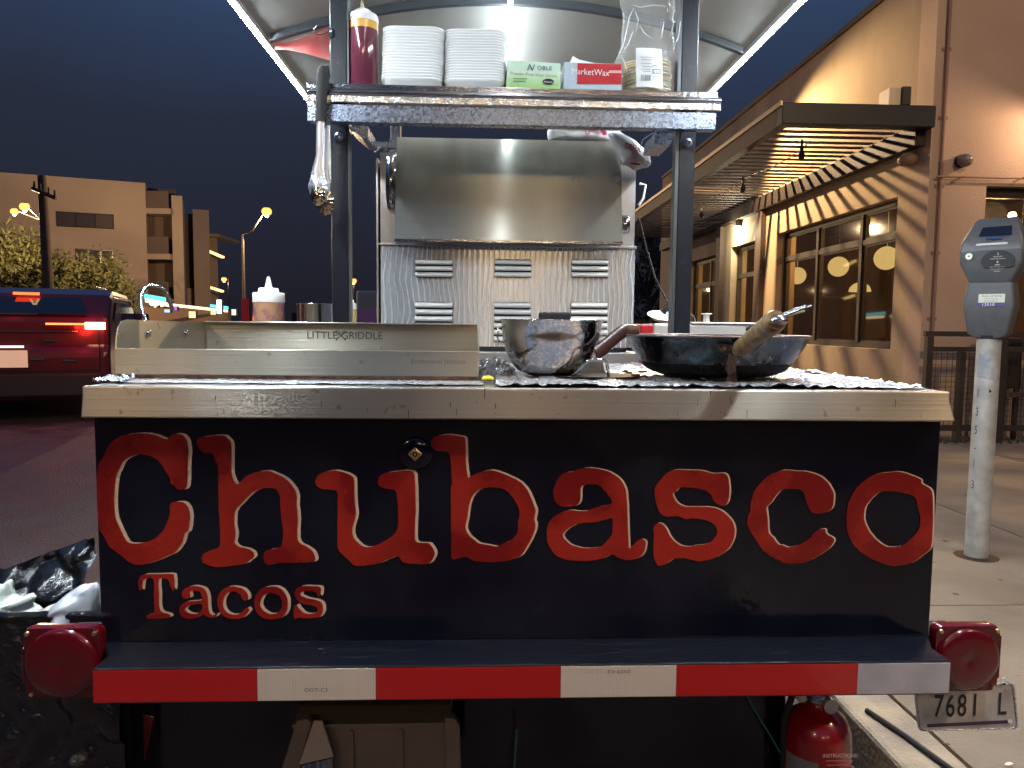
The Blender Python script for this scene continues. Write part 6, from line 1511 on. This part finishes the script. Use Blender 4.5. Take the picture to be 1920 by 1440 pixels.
# wad of clear plastic and pale gloves inside
def heap(nm, poly, Y, th, m, seed, lab, cat):
    o = blob(poly, Y, th, m, nm, None, seed, .034, 20); tag(o, lab, cat); return o
heap('glove', [(-60,1170),(-40,1090),(-8,1096),(2,1110),(14,1092),(24,1088),(30,1112),(45,1118),(62,1112),(68,1120),(62,1135),(78,1140),(74,1160),(60,1172)], 1.42, .04, M('pale_glove_film', (.80,.86,.76), .5, bump=.005, bscale=40), 2, 'crumpled pale glove heap in the trash bag at the left frame edge', 'glove')
heap('clear_film', [(60,1160),(78,1144),(95,1138),(112,1128),(130,1112),(150,1098),(172,1094),(186,1100),(187,1165),(120,1172)], 1.38, .04, M('white_clear_film', (.74,.80,.86), .25, coat=.6, bump=.006, bscale=30, alpha=.85), 8, 'crumpled bluish clear plastic film in the trash bag beside the cart', 'plastic wrap')

# ---------------------------------------------------------------- parking meter
MY = 3.16; mb0 = PZ(1830, 1043, .121); MYY = mb0.y
mx = mb0.x
pm = empty('parking_meter', (mx, MYY, .12), 'grey parking meter with screen on a stencilled steel pole on the sidewalk', 'parking meter')
zpole = P(1850, 634, MYY).z; rpole = (P(1868,760,MYY).x-P(1829,760,MYY).x)/2
m_pole = M('scuffed_galvanized_pole', (.50,.50,.47), .5, .35, c2=(.34,.33,.30), nscale=14, bump=.0006, bscale=60)
MB(True).cyl((mx, MYY, .12), (mx, MYY, zpole), rpole, n=32).build('pole', m_pole, pm)
MB(True).lathe([(rpole*1.0,.003),(rpole*1.5,.002),(rpole*1.9,-.001)], (mx, MYY, .122), 24).build('base_collar', m_rust, pm)
MB(True).cyl((mx, MYY, zpole-.002), (mx, MYY, zpole+.012), rpole*1.08, rpole*1.15, 32).build('pole_collar', m_ink, pm)
# stencil digits down the left face of the pole, reading toward camera
vd = Vector((-mx, -MYY, 0)).normalized(); rt = Vector((-vd.y, vd.x, 0))
for ch, py, off in (('1',738,-.010),('3',772,-.010),('5',806,-.010),('-',838,-.008),('1',868,-.010),('3',908,-.012)):
    z_ = P(1826, py, MYY).z; n_ = (vd*.86 - rt*(-.5)*-1).normalized() if False else (vd*.80 - rt*.60).normalized()
    q = Vector((mx, MYY, z_)) + n_*(rpole+.0008); a_ = math.atan2(n_.x, -n_.y)
    text(ch, .052, q, 'stencil_digit', m_ink, pm, rot=(R(90), 0, -a_ if False else math.atan2(-(-n_.x), 1)*0 + math.atan2(n_.x, -n_.y)), sx=.55)
st = MB()
z0_, z1_ = P(1850,712,MYY).z, P(1850,668,MYY).z
def stk(u, v):
    a_ = R(-48)+R(80)*u; n_ = vd*math.cos(a_) + rt*math.sin(a_); return Vector((mx,MYY,z0_+(z1_-z0_)*v+.012*(1-u))) + n_*(rpole+.0007)
st.grid(stk, 10, 2).build('sticker', M('grey_blue_sticker', (.24,.26,.30), .5, c2=(.38,.38,.4), nscale=30), pm)
z_ = P(1850,735,MYY).z; q = Vector((mx,MYY,z_)) + (vd*.97+rt*.2)*(rpole+.0006)
MB().add([q, q+rt*.012+Vector((0,0,.005)), q+rt*.002+Vector((0,0,.018))], [(0,1,2)], False).build('mark', m_ink, pm)
# head (local frame, front = -y), turned toward the camera's left
mroot_rot = -R(33.6+13)
Mh = Matrix.Translation((mx, MYY, 0)) @ Matrix.Rotation(mroot_rot, 4, 'Z')
sM = MYY/FPX
def hz(py): return P(1853, py, MYY).z
def ring(py, w, dp, oy=0, r=.014, ox=0): return [Mh @ Vector((v.x, v.y, hz(py))) for v in rrect(ox, oy, 0, w, dp, r)]
W = lambda px: px*sM*1.02
b = MB(True); b.loft([ring(633,W(46),.09), ring(626,W(66),.10), ring(572,W(84),.115), ring(531,W(74),.105)]); b.build('lower_housing', m_grey, pm, bevel=0)
b = MB(True); b.loft([ring(530.5,W(68),.105), ring(520,W(78),.12), ring(495,W(100),.135), ring(472,W(104),.14)]); b.build('coin_housing', m_grey, pm)
b = MB(True); b.loft([ring(471.5,W(103),.14), ring(455,W(99),.135), ring(430,W(82),.10,.016), ring(413,W(70),.07,.028), ring(408,W(62),.055,.032)]); b.build('dome', m_grey, pm)
def hp_(x, z_py, y): return Mh @ Vector((x*sM*1.02, y, hz(z_py)))
def panel(pts, m, nm, off=.002, par=pm):
    b = MB(); v = [hp_(*p_) for p_ in pts]; n_ = (Mh.to_3x3() @ Vector((0,-1,0))); b.prism([p_+n_*off for p_ in v], n_*(-off)); return b.build(nm, m, par)
panel([(-22,444,-.0545),(30,444,-.0545),(27,417,-.009),(-17,417,-.009)], M('meter_screen', (.008,.010,.014), .12, coat=1), 'screen', .0035)
panel([(-24,462,-.070),(26,462,-.070),(26,458,-.069),(-24,458,-.069)], M('pale_slot', (.5,.52,.52), .4), 'slot_line', .003)
panel([(-10,452,-.066),(16,452,-.066),(16,448,-.063),(-10,448,-.063)], m_chrome, 'card_slot', .006)
b = MB(); c0_ = hp_(12, 492, -.0705); n_ = (Mh.to_3x3() @ Vector((0,-1,0))); rx = (Mh.to_3x3() @ Vector((1,0,0)))
pts = [c0_ + rx*(27*sM*math.cos(t)) + Vector((0,0,20*sM*math.sin(t))) for t in [2*PI*k/28 for k in range(28)]]
pts = [Vector((q.x,q.y,max(q.z, c0_.z-12*sM))) for q in pts]
b.prism([q+n_*.002 for q in pts], -n_*.002); b.build('instruction_disc', m_ink, pm)
zr_ = mroot_rot
for s_, py, sz in (('2',479,.014),('HOUR LIMIT',484,.006),('NICKELS DIMES QUARTERS',488,.0045),('4',494,.014),('CREDIT',499,.006),('INSERT CARD REMOVE CARD',503,.0042),('PRESS OK TO BUY TIME',507,.0042),('& MAXIMUM',511,.0042)):
    q = hp_(12, py, -.0705) + n_*.0028; text(s_, sz, q, 'instruction_print', m_white, pm, rot=(R(90),0,zr_))
q = hp_(-34, 481, -.070); MB(True).cyl(q, q+n_*.006, .0135, n=24).build('lock', M('pale_lock', (.62,.66,.55), .3, .5), pm); MB().cyl(q+n_*.0061, q+n_*.007, .0035, n=12).build('key_slot', m_ink, pm)
panel([(-16,568,-.0585),(26,568,-.0585),(26,552,-.057),(-16,552,-.057)], M('pale_sticker', (.66,.68,.56), .5), 'sticker', .002)
panel([(-16,575,-.0585),(26,575,-.0585),(26,568.5,-.0585),(-16,568.5,-.0585)], M('purple_sticker', (.10,.06,.25), .5), 'sticker', .002)
text('Pay-by-cell Parking', .0095, hp_(5,556,-.058)+n_*.0028, 'sticker_print', m_ink, pm, rot=(R(90),0,zr_))
for k, py in enumerate((560.5,563.5,566)): text('Download the app or call', .0048, hp_(4,py,-.058)+n_*.0028, 'sticker_print', m_ink_g, pm, rot=(R(90),0,zr_))
text('13510', .0175, hp_(0,572,-.0585)+n_*.0029, 'sticker_number', m_white, pm, rot=(R(90),0,zr_), sx=1.1)
